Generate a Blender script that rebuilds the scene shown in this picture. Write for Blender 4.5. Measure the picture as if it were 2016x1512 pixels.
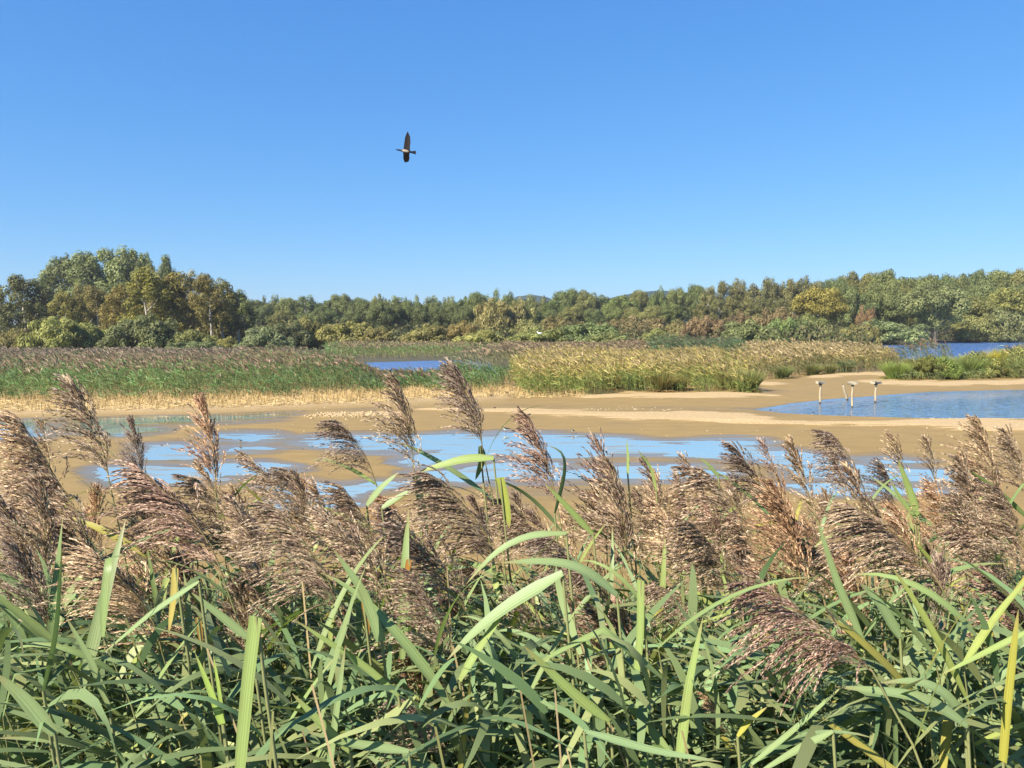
import bpy, math, random
import numpy as np
from mathutils import Matrix, Vector

R = math.radians
scene = bpy.context.scene
for o in list(bpy.data.objects):
    bpy.data.objects.remove(o)
COL = scene.collection
rng = np.random.default_rng(11)
random.seed(5)

# ------------------------------------------------------------------ camera
F, CX, CY, HOR, EYE = 1514.0, 1008.0, 756.0, 640.0, 4.0
PITCH = math.atan((CY - HOR) / F)
cam = bpy.data.cameras.new('camera')
cam.sensor_width = 36.0
cam.lens = 36.0 * F / 2016.0
cam.clip_start, cam.clip_end = 0.05, 9000
camo = bpy.data.objects.new('camera', cam)
COL.objects.link(camo)
camo.location = (0, 0, EYE)
camo.rotation_euler = (R(90) - PITCH, 0, 0)
scene.camera = camo

# ------------------------------------------------------------------ sky, sun, exposure
SUN_EL, SUN_AZ = 40.0, 227.0            # azimuth clockwise from +Y (the view direction): behind, to the left
world = bpy.data.worlds.new('World')
scene.world = world
world.use_nodes = True
nt = world.node_tree
nt.nodes.clear()
sky = nt.nodes.new('ShaderNodeTexSky')
sky.sky_type = 'NISHITA'
sky.sun_disc = False
sky.sun_elevation = R(SUN_EL)
sky.sun_rotation = R(SUN_AZ)
sky.altitude = 0
sky.air_density = 1.0
sky.dust_density = 0.35
sky.ozone_density = 3.0
hs = nt.nodes.new('ShaderNodeHueSaturation')
hs.inputs['Saturation'].default_value = 1.15
bg = nt.nodes.new('ShaderNodeBackground')
bg.inputs['Strength'].default_value = 0.115
out = nt.nodes.new('ShaderNodeOutputWorld')
nt.links.new(sky.outputs[0], hs.inputs['Color'])
# the phone's rendering of the sky: the whole dome gets the same tone curve and white balance
EXPO = 1.3
n_mul = nt.nodes.new('ShaderNodeVectorMath')
n_mul.operation = 'SCALE'
n_mul.inputs['Scale'].default_value = 0.147
n_pow = nt.nodes.new('ShaderNodeVectorMath')
n_pow.operation = 'POWER'
n_pow.inputs[1].default_value = (0.78, 0.62, 0.42)
n_tint = nt.nodes.new('ShaderNodeVectorMath')
n_tint.operation = 'MULTIPLY'
n_tint.inputs[1].default_value = [c / (0.115 * 2 ** EXPO) for c in (0.49, 0.713, 1.03)]
nt.links.new(hs.outputs[0], n_mul.inputs[0])
nt.links.new(n_mul.outputs[0], n_pow.inputs[0])
nt.links.new(n_pow.outputs[0], n_tint.inputs[0])
nt.links.new(n_tint.outputs[0], bg.inputs[0])
nt.links.new(bg.outputs[0], out.inputs[0])
sd = bpy.data.lights.new('sun', 'SUN')
sd.energy = 5.0
sd.angle = R(0.5)
sd.color = (1.0, 0.93, 0.82)
so = bpy.data.objects.new('sun', sd)
COL.objects.link(so)
sv = Vector((math.sin(R(SUN_AZ)) * math.cos(R(SUN_EL)), math.cos(R(SUN_AZ)) * math.cos(R(SUN_EL)), math.sin(R(SUN_EL))))
so.rotation_euler = sv.to_track_quat('Z', 'Y').to_euler()
so.location = (0, 0, 50)
vs = scene.view_settings
vs.view_transform = 'Standard'
vs.look = 'None'
vs.exposure = EXPO
vs.gamma = 1.0
vs.use_curve_mapping = False
scene.cycles.max_bounces = 7
scene.cycles.diffuse_bounces = 3
scene.cycles.transmission_bounces = 3

# ------------------------------------------------------------------ pixel <-> place helpers
cp, sp = math.cos(PITCH), math.sin(PITCH)


def P(u, v, D):
    """the point at depth D metres (along the view's ground direction) seen at photo pixel u, v"""
    xc, yc = (u - CX) / F, -(v - CY) / F
    d = np.array([xc, cp + sp * yc, -sp + cp * yc])
    return np.array([0, 0, EYE]) + d * (D / d[1])


def G(u, v, z=0.0):
    xc, yc = (u - CX) / F, -(v - CY) / F
    d = np.array([xc, cp + sp * yc, -sp + cp * yc])
    return np.array([0, 0, EYE]) + d * ((z - EYE) / d[2])


def pix(x, y, z):
    dz = z - EYE
    zc = y * cp - dz * sp
    zc = np.where(zc < 0.2, 0.2, zc)
    yc = y * sp + dz * cp
    return CX + F * x / zc, CY - F * yc / zc


def depth_of(v, z=0.0):
    return G(CX, v, z)[1]


# ------------------------------------------------------------------ numpy noise
def _hash(ix, iy, s):
    n = (ix * 374761393 + iy * 668265263 + s * 974711) & 0x7fffffff
    n = ((n ^ (n >> 13)) * 1274126177) & 0x7fffffff
    return ((n ^ (n >> 16)) & 0xffff) / 65535.0


def vnoise(x, y, s=0):
    x0, y0 = np.floor(x).astype(np.int64), np.floor(y).astype(np.int64)
    fx, fy = x - x0, y - y0
    fx, fy = fx * fx * (3 - 2 * fx), fy * fy * (3 - 2 * fy)
    a, b = _hash(x0, y0, s), _hash(x0 + 1, y0, s)
    c, d = _hash(x0, y0 + 1, s), _hash(x0 + 1, y0 + 1, s)
    return (a * (1 - fx) + b * fx) * (1 - fy) + (c * (1 - fx) + d * fx) * fy


def fbm(x, y, s=0, o=4):
    t, a, n = 0, 0.5, 0
    for k in range(o):
        t = t + a * vnoise(x * 2 ** k, y * 2 ** k, s + k * 17)
        n += a
        a *= 0.5
    return t / n * 2 - 1            # -1..1


def sstep(a, b, x):
    t = np.clip((x - a) / (b - a), 0, 1)
    return t * t * (3 - 2 * t)


def poly_sd(px, py, poly):
    """signed distance, positive inside"""
    poly = np.asarray(poly, float)
    d = np.full(px.shape, 1e18)
    ins = np.zeros(px.shape, bool)
    n = len(poly)
    for i in range(n):
        ax, ay = poly[i]
        bx, by = poly[(i + 1) % n]
        ex, ey = bx - ax, by - ay
        wx, wy = px - ax, py - ay
        t = np.clip((wx * ex + wy * ey) / (ex * ex + ey * ey + 1e-12), 0, 1)
        d = np.minimum(d, (wx - t * ex) ** 2 + (wy - t * ey) ** 2)
        c = ((ay > py) != (by > py)) & (px < (bx - ax) * (py - ay) / (by - ay + 1e-12) + ax)
        ins ^= c
    d = np.sqrt(d)
    return np.where(ins, d, -d)


# ------------------------------------------------------------------ the lie of the land
PUDDLES = [
    [(880, 857), (960, 860), (1000, 856), (1080, 857), (1150, 862), (1240, 866), (1330, 873), (1400, 869), (1500, 870), (1470, 879), (1530, 885), (1600, 889), (1640, 904), (1670, 920), (1600, 914), (1500, 909), (1420, 905), (1380, 902), (1300, 898), (1200, 898), (1100, 901), (1000, 896), (930, 881), (880, 885), (820, 872)],
    [(570, 874), (640, 863), (720, 860), (800, 861), (900, 856), (920, 868), (880, 882), (760, 887), (680, 885), (600, 880)],
    [(800, 905), (870, 884), (950, 880), (975, 888), (900, 905), (820, 914)],
    [(820, 932), (900, 924), (1000, 904), (1090, 912), (1110, 925), (1000, 946), (920, 950), (850, 942)],
    [(1090, 930), (1150, 922), (1240, 918), (1360, 916), (1440, 932), (1350, 943), (1200, 946), (1080, 947)],
    [(400, 914), (500, 911), (565, 924), (500, 935), (400, 932)],
    [(530, 956), (600, 949), (680, 958), (740, 948), (810, 946), (800, 960), (690, 980), (600, 977)],
    [(430, 856), (540, 856), (560, 864), (500, 871), (430, 867)],
    [(280, 878), (340, 874), (400, 886), (370, 904), (290, 902)],
    [(200, 920), (300, 914), (410, 924), (440, 945), (350, 954), (220, 954)],
    [(-300, 830), (0, 831), (80, 830), (60, 862), (-300, 866)],
    [(170, 836), (250, 838), (300, 846), (240, 856), (170, 850)],
    [(170, 828), (300, 822), (450, 817), (560, 814), (530, 821), (430, 828), (230, 833)],
    [(1540, 912), (1700, 922), (1860, 928), (1930, 944), (1850, 950), (1700, 945), (1580, 940)],
    [(1690, 905), (1760, 903), (1800, 910), (1730, 914)],
    [(1560, 955), (1700, 950), (1850, 965), (1700, 975), (1600, 972)],
    [(560, 985), (640, 983), (700, 990), (640, 1000), (560, 998)],
    [(420, 882), (500, 879), (520, 884), (440, 888)],
]
PONDS = [
    [(1480, 807), (1550, 795), (1640, 785), (1700, 781), (1760, 776), (1850, 771), (2016, 767), (2400, 764), (2400, 830), (2016, 826), (1900, 825), (1800, 824), (1700, 821), (1620, 818), (1540, 814)],
    [(700, 748), (690, 714), (960, 707), (990, 745)],
    [(1740, 677), (2016, 668), (2500, 655), (2500, 713), (1790, 712)],
]
# dry sand: polylines of (u, v, half thickness in v)
SAND = [
    [(820, 807, 2), (900, 809, 3), (960, 811, 5), (1100, 815, 8), (1250, 821, 11), (1400, 822, 10), (1520, 826, 5)],
    [(1380, 831, 5), (1500, 833, 3.5), (1650, 836, 4), (1800, 835, 7), (1900, 838, 11), (2016, 842, 14), (2300, 846, 18)],
    [(1130, 782, 2), (1230, 781, 8), (1330, 782, 7), (1420, 777, 7), (1520, 781, 4)],
    [(1470, 755, 5), (1540, 757, 3)],
    [(1590, 744, 3), (1680, 738, 5), (1780, 735, 5)],
    [(1690, 752, 3), (1760, 755, 6), (1850, 758, 6), (1950, 755, 6), (2016, 752, 7), (2300, 750, 9)],
    [(600, 821, 1.5), (660, 819, 5), (740, 818, 5), (790, 815, 2)],
]


def bank(y):
    """the bank the viewer stands on falls away to the mud"""
    return 1.55 * (1 - sstep(3.2, 9.5, y)) + 0.25 * (1 - sstep(0.3, 1.5, y))


def land(x, y, want=False):
    x, y = np.asarray(x, float), np.asarray(y, float)
    h = 0.030 + 0.022 * fbm(x * 0.10, y * 0.22, 3) + 0.008 * fbm(x * 0.9, y * 1.6, 7, 3)
    u, v = pix(x, np.maximum(y, 1.0), 0.0)
    wob = fbm(x * 0.30, y * 0.55, 21, 4) + 1.3 * fbm(x * 0.5, y * 3.0, 57, 4)
    uu = u + 34 * fbm(x * 0.22, y * 0.4, 31, 4) * np.clip(25 / np.maximum(y, 5), 0.2, 1.2)
    vv = v + 3.2 * fbm(x * 0.5, y * 1.1, 41, 4) * np.clip(28 / np.maximum(y, 5), 0.15, 1.1)
    ok = (y > 9) & (y < 300)
    pud = np.full(x.shape, -40.0)
    dry = np.zeros(x.shape)
    for poly in PUDDLES:
        q = [(a / 5.0, b) for a, b in poly]
        us = [a for a, b in poly]
        vsv = [b for a, b in poly]
        m = ok & (u > min(us) - 120) & (u < max(us) + 120) & (v > min(vsv) - 16) & (v < max(vsv) + 16)
        if m.any():
            d = poly_sd(uu[m] / 5.0, vv[m], q)
            pud[m] = np.maximum(pud[m], d)
    h = np.where(pud > -12, np.minimum(h, shore(pud + 5.0 * wob + 0.3)), h)
    h = np.maximum(h, -0.05)
    pond = np.full(x.shape, -40.0)
    for poly in PONDS:
        q = [(a / 5.0, b) for a, b in poly]
        us = [a for a, b in poly]
        vsv = [b for a, b in poly]
        m = ok & (u > min(us) - 120) & (u < max(us) + 120) & (v > min(vsv) - 16) & (v < max(vsv) + 16)
        if m.any():
            k = np.clip(35 / y[m], 0.2, 1)
            d = poly_sd((u[m] + (uu[m] - u[m]) * 0.6 * k) / 5.0, v[m] + (vv[m] - v[m]) * 0.35 * k, q)
            pond[m] = np.maximum(pond[m], d / k)
    h = np.where(pond > -5, np.minimum(h, 0.02 - 0.02 * (pond + 0.4 * wob)), h)
    h = np.maximum(h, -0.35)
    for line in SAND:
        us = [a[0] for a in line]
        vsv = [a[1] for a in line]
        m = ok & (u > us[0] - 60) & (u < us[-1] + 60) & (v > min(vsv) - 40) & (v < max(vsv) + 40)
        if not m.any():
            continue
        lu = np.array(us)
        c = np.interp(uu[m], lu, vsv)
        w = np.interp(uu[m], lu, [a[2] for a in line])
        end = sstep(lu[0] - 40, lu[0] + 30, uu[m]) * (1 - sstep(lu[-1] - 30, lu[-1] + 40, uu[m]))
        s = 1 - np.abs(vv[m] - c) / (w + 0.01)
        s = sstep(-0.35, 0.75, s + 0.55 * wob[m]) * end
        dry[m] = np.maximum(dry[m], s)
        h[m] = h[m] + 0.07 * s * (pond[m] < -1)
    # straw-littered shore below the left reed bed
    st = ok * sstep(0, 8, vv - 768) * (1 - sstep(-7, 4, vv - np.interp(u, [-400, 0, 300, 600, 800, 1000, 1040], [826, 822, 816, 806, 798, 790, 776]))) * (1 - sstep(1000, 1060, u))
    h = h + 0.12 * st * (pud < -2)
    # the beds stand a little higher than the mud
    bed = ok * (1 - sstep(770, 780, v)) * (pond < -3)
    h = h + 0.10 * bed * (v < 776) * (u < 1010) + 0.10 * (1 - sstep(700, 735, v)) * ok * (pond < -3) * (u > 1000)
    h = h + bank(y)
    h = np.where(y > 130, h + 0.5 * sstep(130, 230, y) * (pond < -3), h)
    if want:
        return h, dry, st, pud
    return h


def shore(d):
    return np.where(d > 0, 0.003 - 0.0085 * d, 0.003 - 0.0014 * d)


def gz(x, y):
    return float(land(np.array([x]), np.array([y]))[0])


# ------------------------------------------------------------------ meshes
class Q:
    """collects quads with a colour per vertex"""

    def __init__(self):
        self.v, self.f, self.c, self.uv, self.n = [], [], [], [], 0

    def add(self, v, f, c, uv=None):
        v = np.asarray(v, np.float32).reshape(-1, 3)
        f = np.asarray(f, np.int64).reshape(-1, 4)
        c = np.asarray(c, np.float32)
        if c.ndim == 1:
            c = np.tile(c, (len(v), 1))
        self.v.append(v)
        self.f.append(f + self.n)
        self.c.append(c)
        self.uv.append(np.zeros((len(v), 2), np.float32) if uv is None else np.asarray(uv, np.float32))
        self.n += len(v)

    def mesh(self, name, mat, smooth=False):
        v, f, c = np.concatenate(self.v), np.concatenate(self.f), np.concatenate(self.c)
        uv = np.concatenate(self.uv)
        if mat in LEAFY or mat is M_STONE:
            c = c * 0.79
        me = bpy.data.meshes.new(name)
        me.vertices.add(len(v))
        me.vertices.foreach_set('co', v.ravel())
        me.loops.add(f.size)
        me.loops.foreach_set('vertex_index', f.ravel().astype(np.int32))
        me.polygons.add(len(f))
        me.polygons.foreach_set('loop_start', np.arange(0, f.size, 4, dtype=np.int32))
        if smooth:
            me.polygons.foreach_set('use_smooth', np.ones(len(f), bool))
        me.update(calc_edges=True)
        a = me.color_attributes.new('Col', 'FLOAT_COLOR', 'POINT')
        a.data.foreach_set('color', np.concatenate([c, np.ones((len(c), 1), np.float32)], 1).ravel())
        l = me.uv_layers.new(name='UVMap')
        l.data.foreach_set('uv', uv[f.ravel()].ravel())
        me.materials.append(mat)
        return me


def unit(a):
    return a / (np.linalg.norm(a, axis=-1, keepdims=True) + 1e-9)


def ribbons(q, base, d0, L, W, bend, side, K, col, prof, col_tip=None, fold=0.0):
    """N curved blades, K quads each: p(t) = base + d0 L t + bend L t^2"""
    base = np.asarray(base, float)
    N = len(base)
    L = np.broadcast_to(L, (N,))
    W = np.broadcast_to(W, (N,))
    t = np.linspace(0, 1, K + 1)
    pts = base[:, None] + d0[:, None] * (L[:, None] * t)[..., None] + bend[:, None] * (L[:, None] * t ** 2)[..., None]
    w = W[:, None] * np.asarray(prof)[None] * 0.5
    a = pts + side[:, None] * w[..., None]
    b = pts - side[:, None] * w[..., None]
    V = np.stack([a, b], 2).reshape(N, 2 * (K + 1), 3)
    k = np.arange(K)
    fl = np.stack([2 * k, 2 * k + 1, 2 * k + 3, 2 * k + 2], 1)
    fc = (np.arange(N)[:, None, None] * 2 * (K + 1) + fl[None]).reshape(-1, 4)
    col = np.broadcast_to(np.asarray(col, float), (N, 3))
    if col_tip is None:
        C = np.repeat(col, 2 * (K + 1), 0)
    else:
        ct = np.broadcast_to(np.asarray(col_tip, float), (N, 3))
        tt = np.repeat(t, 2)[None, :, None]
        C = (col[:, None] * (1 - tt) + ct[:, None] * tt).reshape(-1, 3)
    q.add(V.reshape(-1, 3), fc, C)


def diamonds(q, base, d, L, W, side, col):
    N = len(base)
    L = np.broadcast_to(L, (N,))[:, None]
    W = np.broadcast_to(W, (N,))[:, None]
    m = base + d * L * 0.45
    V = np.stack([base, m + side * W * 0.5, base + d * L, m - side * W * 0.5], 1).reshape(-1, 3)
    f = np.arange(N * 4).reshape(-1, 4)
    q.add(V, f, np.repeat(np.broadcast_to(col, (N, 3)), 4, 0))


def tube(q, pts, rad, sides=6, col=(1, 1, 1)):
    pts = np.asarray(pts, float)
    n = len(pts)
    rad = np.broadcast_to(rad, (n,))
    tan = unit(np.gradient(pts, axis=0))
    ref = np.array([0.0, 1.0, 0.0]) if abs(tan[0][1]) < 0.9 else np.array([1.0, 0, 0])
    X = unit(np.cross(tan, ref))
    Y = np.cross(tan, X)
    a = np.linspace(0, 2 * np.pi, sides, endpoint=False)
    V = pts[:, None] + (X[:, None] * np.cos(a)[None, :, None] + Y[:, None] * np.sin(a)[None, :, None]) * rad[:, None, None]
    f = []
    for i in range(n - 1):
        for j in range(sides):
            j2 = (j + 1) % sides
            f.append((i * sides + j, i * sides + j2, (i + 1) * sides + j2, (i + 1) * sides + j))
    c = np.asarray(col, float)
    if c.ndim == 2:
        c = np.repeat(c, sides, 0)
    q.add(V.reshape(-1, 3), f, c)


def box(q, c, s, col=(1, 1, 1), rot=None, bev=0.0):
    """a box with its edges taken off a little"""
    hx, hy, hz = s[0] / 2, s[1] / 2, s[2] / 2
    b = bev or min(s) * 0.12
    V, fs = [], []
    for sx in (-1, 1):
        for sy in (-1, 1):
            for sz in (-1, 1):
                V += [(sx * hx, sy * (hy - b), sz * (hz - b)), (sx * (hx - b), sy * hy, sz * (hz - b)), (sx * (hx - b), sy * (hy - b), sz * hz)]
    idx = lambda x, y, z, k: (((x > 0) * 4 + (y > 0) * 2 + (z > 0)) * 3 + k)
    for s_ in (-1, 1):
        fs.append((idx(s_, -1, -1, 0), idx(s_, 1, -1, 0), idx(s_, 1, 1, 0), idx(s_, -1, 1, 0)))
        fs.append((idx(-1, s_, -1, 1), idx(1, s_, -1, 1), idx(1, s_, 1, 1), idx(-1, s_, 1, 1)))
        fs.append((idx(-1, -1, s_, 2), idx(1, -1, s_, 2), idx(1, 1, s_, 2), idx(-1, 1, s_, 2)))
        for t_ in (-1, 1):
            fs.append((idx(s_, t_, -1, 0), idx(s_, t_, 1, 0), idx(s_, t_, 1, 1), idx(s_, t_, -1, 1)))
            fs.append((idx(s_, -1, t_, 0), idx(s_, 1, t_, 0), idx(s_, 1, t_, 2), idx(s_, -1, t_, 2)))
            fs.append((idx(-1, s_, t_, 1), idx(1, s_, t_, 1), idx(1, s_, t_, 2), idx(-1, s_, t_, 2)))
            for r_ in (-1, 1):
                a_, b_, c_ = idx(s_, t_, r_, 0), idx(s_, t_, r_, 1), idx(s_, t_, r_, 2)
                fs.append((a_, b_, c_, c_))
    V = np.array(V, float)
    if rot is not None:
        V = V @ np.array(rot.to_3x3()).T
    fs = [f if f[2] != f[3] else f for f in fs]
    q.add(V + np.asarray(c, float), [f for f in fs if f[2] != f[3]], col)
    tri = [f for f in fs if f[2] == f[3]]
    # corner triangles as thin quads: repeat through an extra centre vertex
    base_n = q.n
    for f in tri:
        p = V[list(f[:3])] + np.asarray(c, float)
        mid = (p[1] + p[2]) / 2
        q.add([p[0], p[1], mid, p[2]], [(0, 1, 2, 3)], col)


def link(name, me, parent=None, mat4=None):
    o = bpy.data.objects.new(name, me)
    COL.objects.link(o)
    if parent is not None:
        o.parent = parent
    if mat4 is not None:
        o.matrix_basis = mat4
    return o


def tag(o, label=None, cat=None, group=None, kind=None):
    if label:
        o['label'] = label
    if cat:
        o['category'] = cat
    if group:
        o['group'] = group
    if kind:
        o['kind'] = kind
    return o


# ------------------------------------------------------------------ materials
def mat_new(name):
    m = bpy.data.materials.new(name)
    m.use_nodes = True
    t = m.node_tree
    t.nodes.clear()
    return m, t, t.nodes, t.links


LEAFY = []                      # plant materials: their meshes' colours are scaled down evenly to suit the exposure


def foliage_mat(name, trans=0.3, rough=0.5, spec=0.35, grain=None):
    """vertex colour x object colour, part of the light passing through the blade"""
    m, t, N, L = mat_new(name)
    LEAFY.append(m)
    at = N.new('ShaderNodeAttribute')
    at.attribute_name = 'Col'
    oi = N.new('ShaderNodeObjectInfo')
    mul = N.new('ShaderNodeMix')
    mul.data_type = 'RGBA'
    mul.blend_type = 'MULTIPLY'
    mul.inputs['Factor'].default_value = 1
    L.new(at.outputs['Color'], mul.inputs['A'])
    L.new(oi.outputs['Color'], mul.inputs['B'])
    colour = mul.outputs['Result']
    if grain == 'leaf':
        uv = N.new('ShaderNodeUVMap')
        sep = N.new('ShaderNodeSeparateXYZ')
        L.new(uv.outputs[0], sep.inputs[0])
        # ribs run along the blade
        mp = N.new('ShaderNodeMapping')
        mp.inputs['Scale'].default_value = (26, 0.8, 1)
        L.new(uv.outputs[0], mp.inputs[0])
        nz = N.new('ShaderNodeTexNoise')
        nz.inputs['Scale'].default_value = 1.0
        nz.inputs['Detail'].default_value = 2
        L.new(mp.outputs[0], nz.inputs['Vector'])
        r1 = N.new('ShaderNodeMapRange')
        r1.inputs['From Min'].default_value = 0.3
        r1.inputs['From Max'].default_value = 0.7
        r1.inputs['To Min'].default_value = 0.68
        r1.inputs['To Max'].default_value = 1.28
        L.new(nz.outputs['Fac'], r1.inputs['Value'])
        # blotches of yellowing
        tc = N.new('ShaderNodeTexCoord')
        add = N.new('ShaderNodeVectorMath')
        rv = N.new('ShaderNodeCombineXYZ')
        L.new(oi.outputs['Random'], rv.inputs[0])
        sc = N.new('ShaderNodeVectorMath')
        sc.operation = 'SCALE'
        sc.inputs['Scale'].default_value = 40
        L.new(rv.outputs[0], sc.inputs[0])
        L.new(tc.outputs['Object'], add.inputs[0])
        L.new(sc.outputs[0], add.inputs[1])
        n2 = N.new('ShaderNodeTexNoise')
        n2.inputs['Scale'].default_value = 9
        n2.inputs['Detail'].default_value = 4
        L.new(add.outputs[0], n2.inputs['Vector'])
        r2 = N.new('ShaderNodeMapRange')
        r2.inputs['From Min'].default_value = 0.52
        r2.inputs['From Max'].default_value = 0.75
        r2.inputs['To Max'].default_value = 0.55
        L.new(n2.outputs['Fac'], r2.inputs['Value'])
        mx = N.new('ShaderNodeMix')
        mx.data_type = 'RGBA'
        L.new(r2.outputs[0], mx.inputs['Factor'])
        L.new(colour, mx.inputs['A'])
        mx.inputs['B'].default_value = (0.21, 0.21, 0.07, 1)
        # withered tip
        tip = N.new('ShaderNodeMapRange')
        tip.inputs['From Min'].default_value = 0.80
        tip.inputs['From Max'].default_value = 1.0
        tip.inputs['To Max'].default_value = 0.8
        L.new(sep.outputs[1], tip.inputs['Value'])
        mt = N.new('ShaderNodeMix')
        mt.data_type = 'RGBA'
        L.new(tip.outputs[0], mt.inputs['Factor'])
        L.new(mx.outputs['Result'], mt.inputs['A'])
        mt.inputs['B'].default_value = (0.27, 0.20, 0.09, 1)
        mm = N.new('ShaderNodeMix')
        mm.data_type = 'RGBA'
        mm.blend_type = 'MULTIPLY'
        mm.inputs['Factor'].default_value = 1
        L.new(mt.outputs['Result'], mm.inputs['A'])
        L.new(r1.outputs[0], mm.inputs['B'])
        colour = mm.outputs['Result']
    p = N.new('ShaderNodeBsdfPrincipled')
    p.inputs['Roughness'].default_value = rough
    p.inputs['Specular IOR Level'].default_value = spec
    L.new(colour, p.inputs['Base Color'])
    o = N.new('ShaderNodeOutputMaterial')
    if trans > 0:
        tr = N.new('ShaderNodeBsdfTranslucent')
        g = N.new('ShaderNodeMix')
        g.data_type = 'RGBA'
        g.blend_type = 'MULTIPLY'
        g.inputs['Factor'].default_value = 1
        L.new(colour, g.inputs['A'])
        g.inputs['B'].default_value = (1.15, 1.25, 0.6, 1)
        L.new(g.outputs['Result'], tr.inputs['Color'])
        ms = N.new('ShaderNodeMixShader')
        ms.inputs[0].default_value = trans
        L.new(p.outputs[0], ms.inputs[1])
        L.new(tr.outputs[0], ms.inputs[2])
        L.new(ms.outputs[0], o.inputs[0])
    else:
        L.new(p.outputs[0], o.inputs[0])
    return m


M_LEAF = foliage_mat('reed_leaf', 0.28, 0.45, 0.25, 'leaf')
M_STEM = foliage_mat('reed_stem', 0.0, 0.45, 0.4)
M_PLUME = foliage_mat('reed_plume', 0.22, 0.6, 0.3)
M_BLADE = foliage_mat('reed_blades', 0.25, 0.55, 0.25)
M_UNDER = foliage_mat('reed_under', 0.18, 0.5, 0.2)
M_TREE = foliage_mat('tree_leaves', 0.30, 0.65, 0.15)


def wood_mat(name, c1, c2, scale=(30, 30, 2.5), bump=0.4, rough=0.8):
    m, t, N, L = mat_new(name)
    tc = N.new('ShaderNodeTexCoord')
    mp = N.new('ShaderNodeMapping')
    mp.inputs['Scale'].default_value = scale
    L.new(tc.outputs['Object'], mp.inputs[0])
    nz = N.new('ShaderNodeTexNoise')
    nz.inputs['Scale'].default_value = 1
    nz.inputs['Detail'].default_value = 6
    L.new(mp.outputs[0], nz.inputs['Vector'])
    cr = N.new('ShaderNodeValToRGB')
    cr.color_ramp.elements[0].position = 0.36
    cr.color_ramp.elements[0].color = (*c1, 1)
    cr.color_ramp.elements[1].position = 0.62
    cr.color_ramp.elements[1].color = (*c2, 1)
    L.new(nz.outputs['Fac'], cr.inputs[0])
    bp = N.new('ShaderNodeBump')
    bp.inputs['Strength'].default_value = bump
    bp.inputs['Distance'].default_value = 0.02
    L.new(nz.outputs['Fac'], bp.inputs['Height'])
    p = N.new('ShaderNodeBsdfPrincipled')
    p.inputs['Roughness'].default_value = rough
    L.new(cr.outputs[0], p.inputs['Base Color'])
    L.new(bp.outputs[0], p.inputs['Normal'])
    o = N.new('ShaderNodeOutputMaterial')
    L.new(p.outputs[0], o.inputs[0])
    return m


M_BARK = wood_mat('bark', (0.0395, 0.0316, 0.0237), (0.1027, 0.0869, 0.06715), (4, 4, 1), 0.5)
M_BIRCH = wood_mat('birch_bark', (0.158, 0.1264, 0.0948), (0.553, 0.5056, 0.4266), (2.5, 2.5, 1.2), 0.3)
M_POST = wood_mat('weathered_timber', (0.1975, 0.1501, 0.0869), (0.3397, 0.2686, 0.162))
M_TRAY = wood_mat('tray_timber', (0.1817, 0.1541, 0.1027), (0.316, 0.2686, 0.1857), (3, 30, 30))
M_WETWOOD = wood_mat('wet_timber', (0.0395, 0.03555, 0.0316), (0.079, 0.0711, 0.0553), rough=0.35)
M_SHADE = wood_mat('painted_shade', (0.0237, 0.01975, 0.0158), (0.0632, 0.0474, 0.03555))  # near-black tone for the shade under the trays


def feather_mat():
    m, t, N, L = mat_new('feathers')
    at = N.new('ShaderNodeAttribute')
    at.attribute_name = 'Col'
    p = N.new('ShaderNodeBsdfPrincipled')
    p.inputs['Roughness'].default_value = 0.7
    p.inputs['Specular IOR Level'].default_value = 0.1
    L.new(at.outputs['Color'], p.inputs['Base Color'])
    o = N.new('ShaderNodeOutputMaterial')
    L.new(p.outputs[0], o.inputs[0])
    return m


M_FEATHER = feather_mat()


def stone_mat():
    m, t, N, L = mat_new('pale_stone')
    at = N.new('ShaderNodeAttribute')
    at.attribute_name = 'Col'
    nz = N.new('ShaderNodeTexNoise')
    nz.inputs['Scale'].default_value = 25
    r = N.new('ShaderNodeMapRange')
    r.inputs['To Min'].default_value = 0.7
    r.inputs['To Max'].default_value = 1.15
    L.new(nz.outputs['Fac'], r.inputs['Value'])
    mm = N.new('ShaderNodeMix')
    mm.data_type = 'RGBA'
    mm.blend_type = 'MULTIPLY'
    mm.inputs['Factor'].default_value = 1
    L.new(at.outputs['Color'], mm.inputs['A'])
    L.new(r.outputs[0], mm.inputs['B'])
    p = N.new('ShaderNodeBsdfPrincipled')
    p.inputs['Roughness'].default_value = 0.9
    L.new(mm.outputs['Result'], p.inputs['Base Color'])
    o = N.new('ShaderNodeOutputMaterial')
    L.new(p.outputs[0], o.inputs[0])
    return m


M_STONE = stone_mat()


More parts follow.
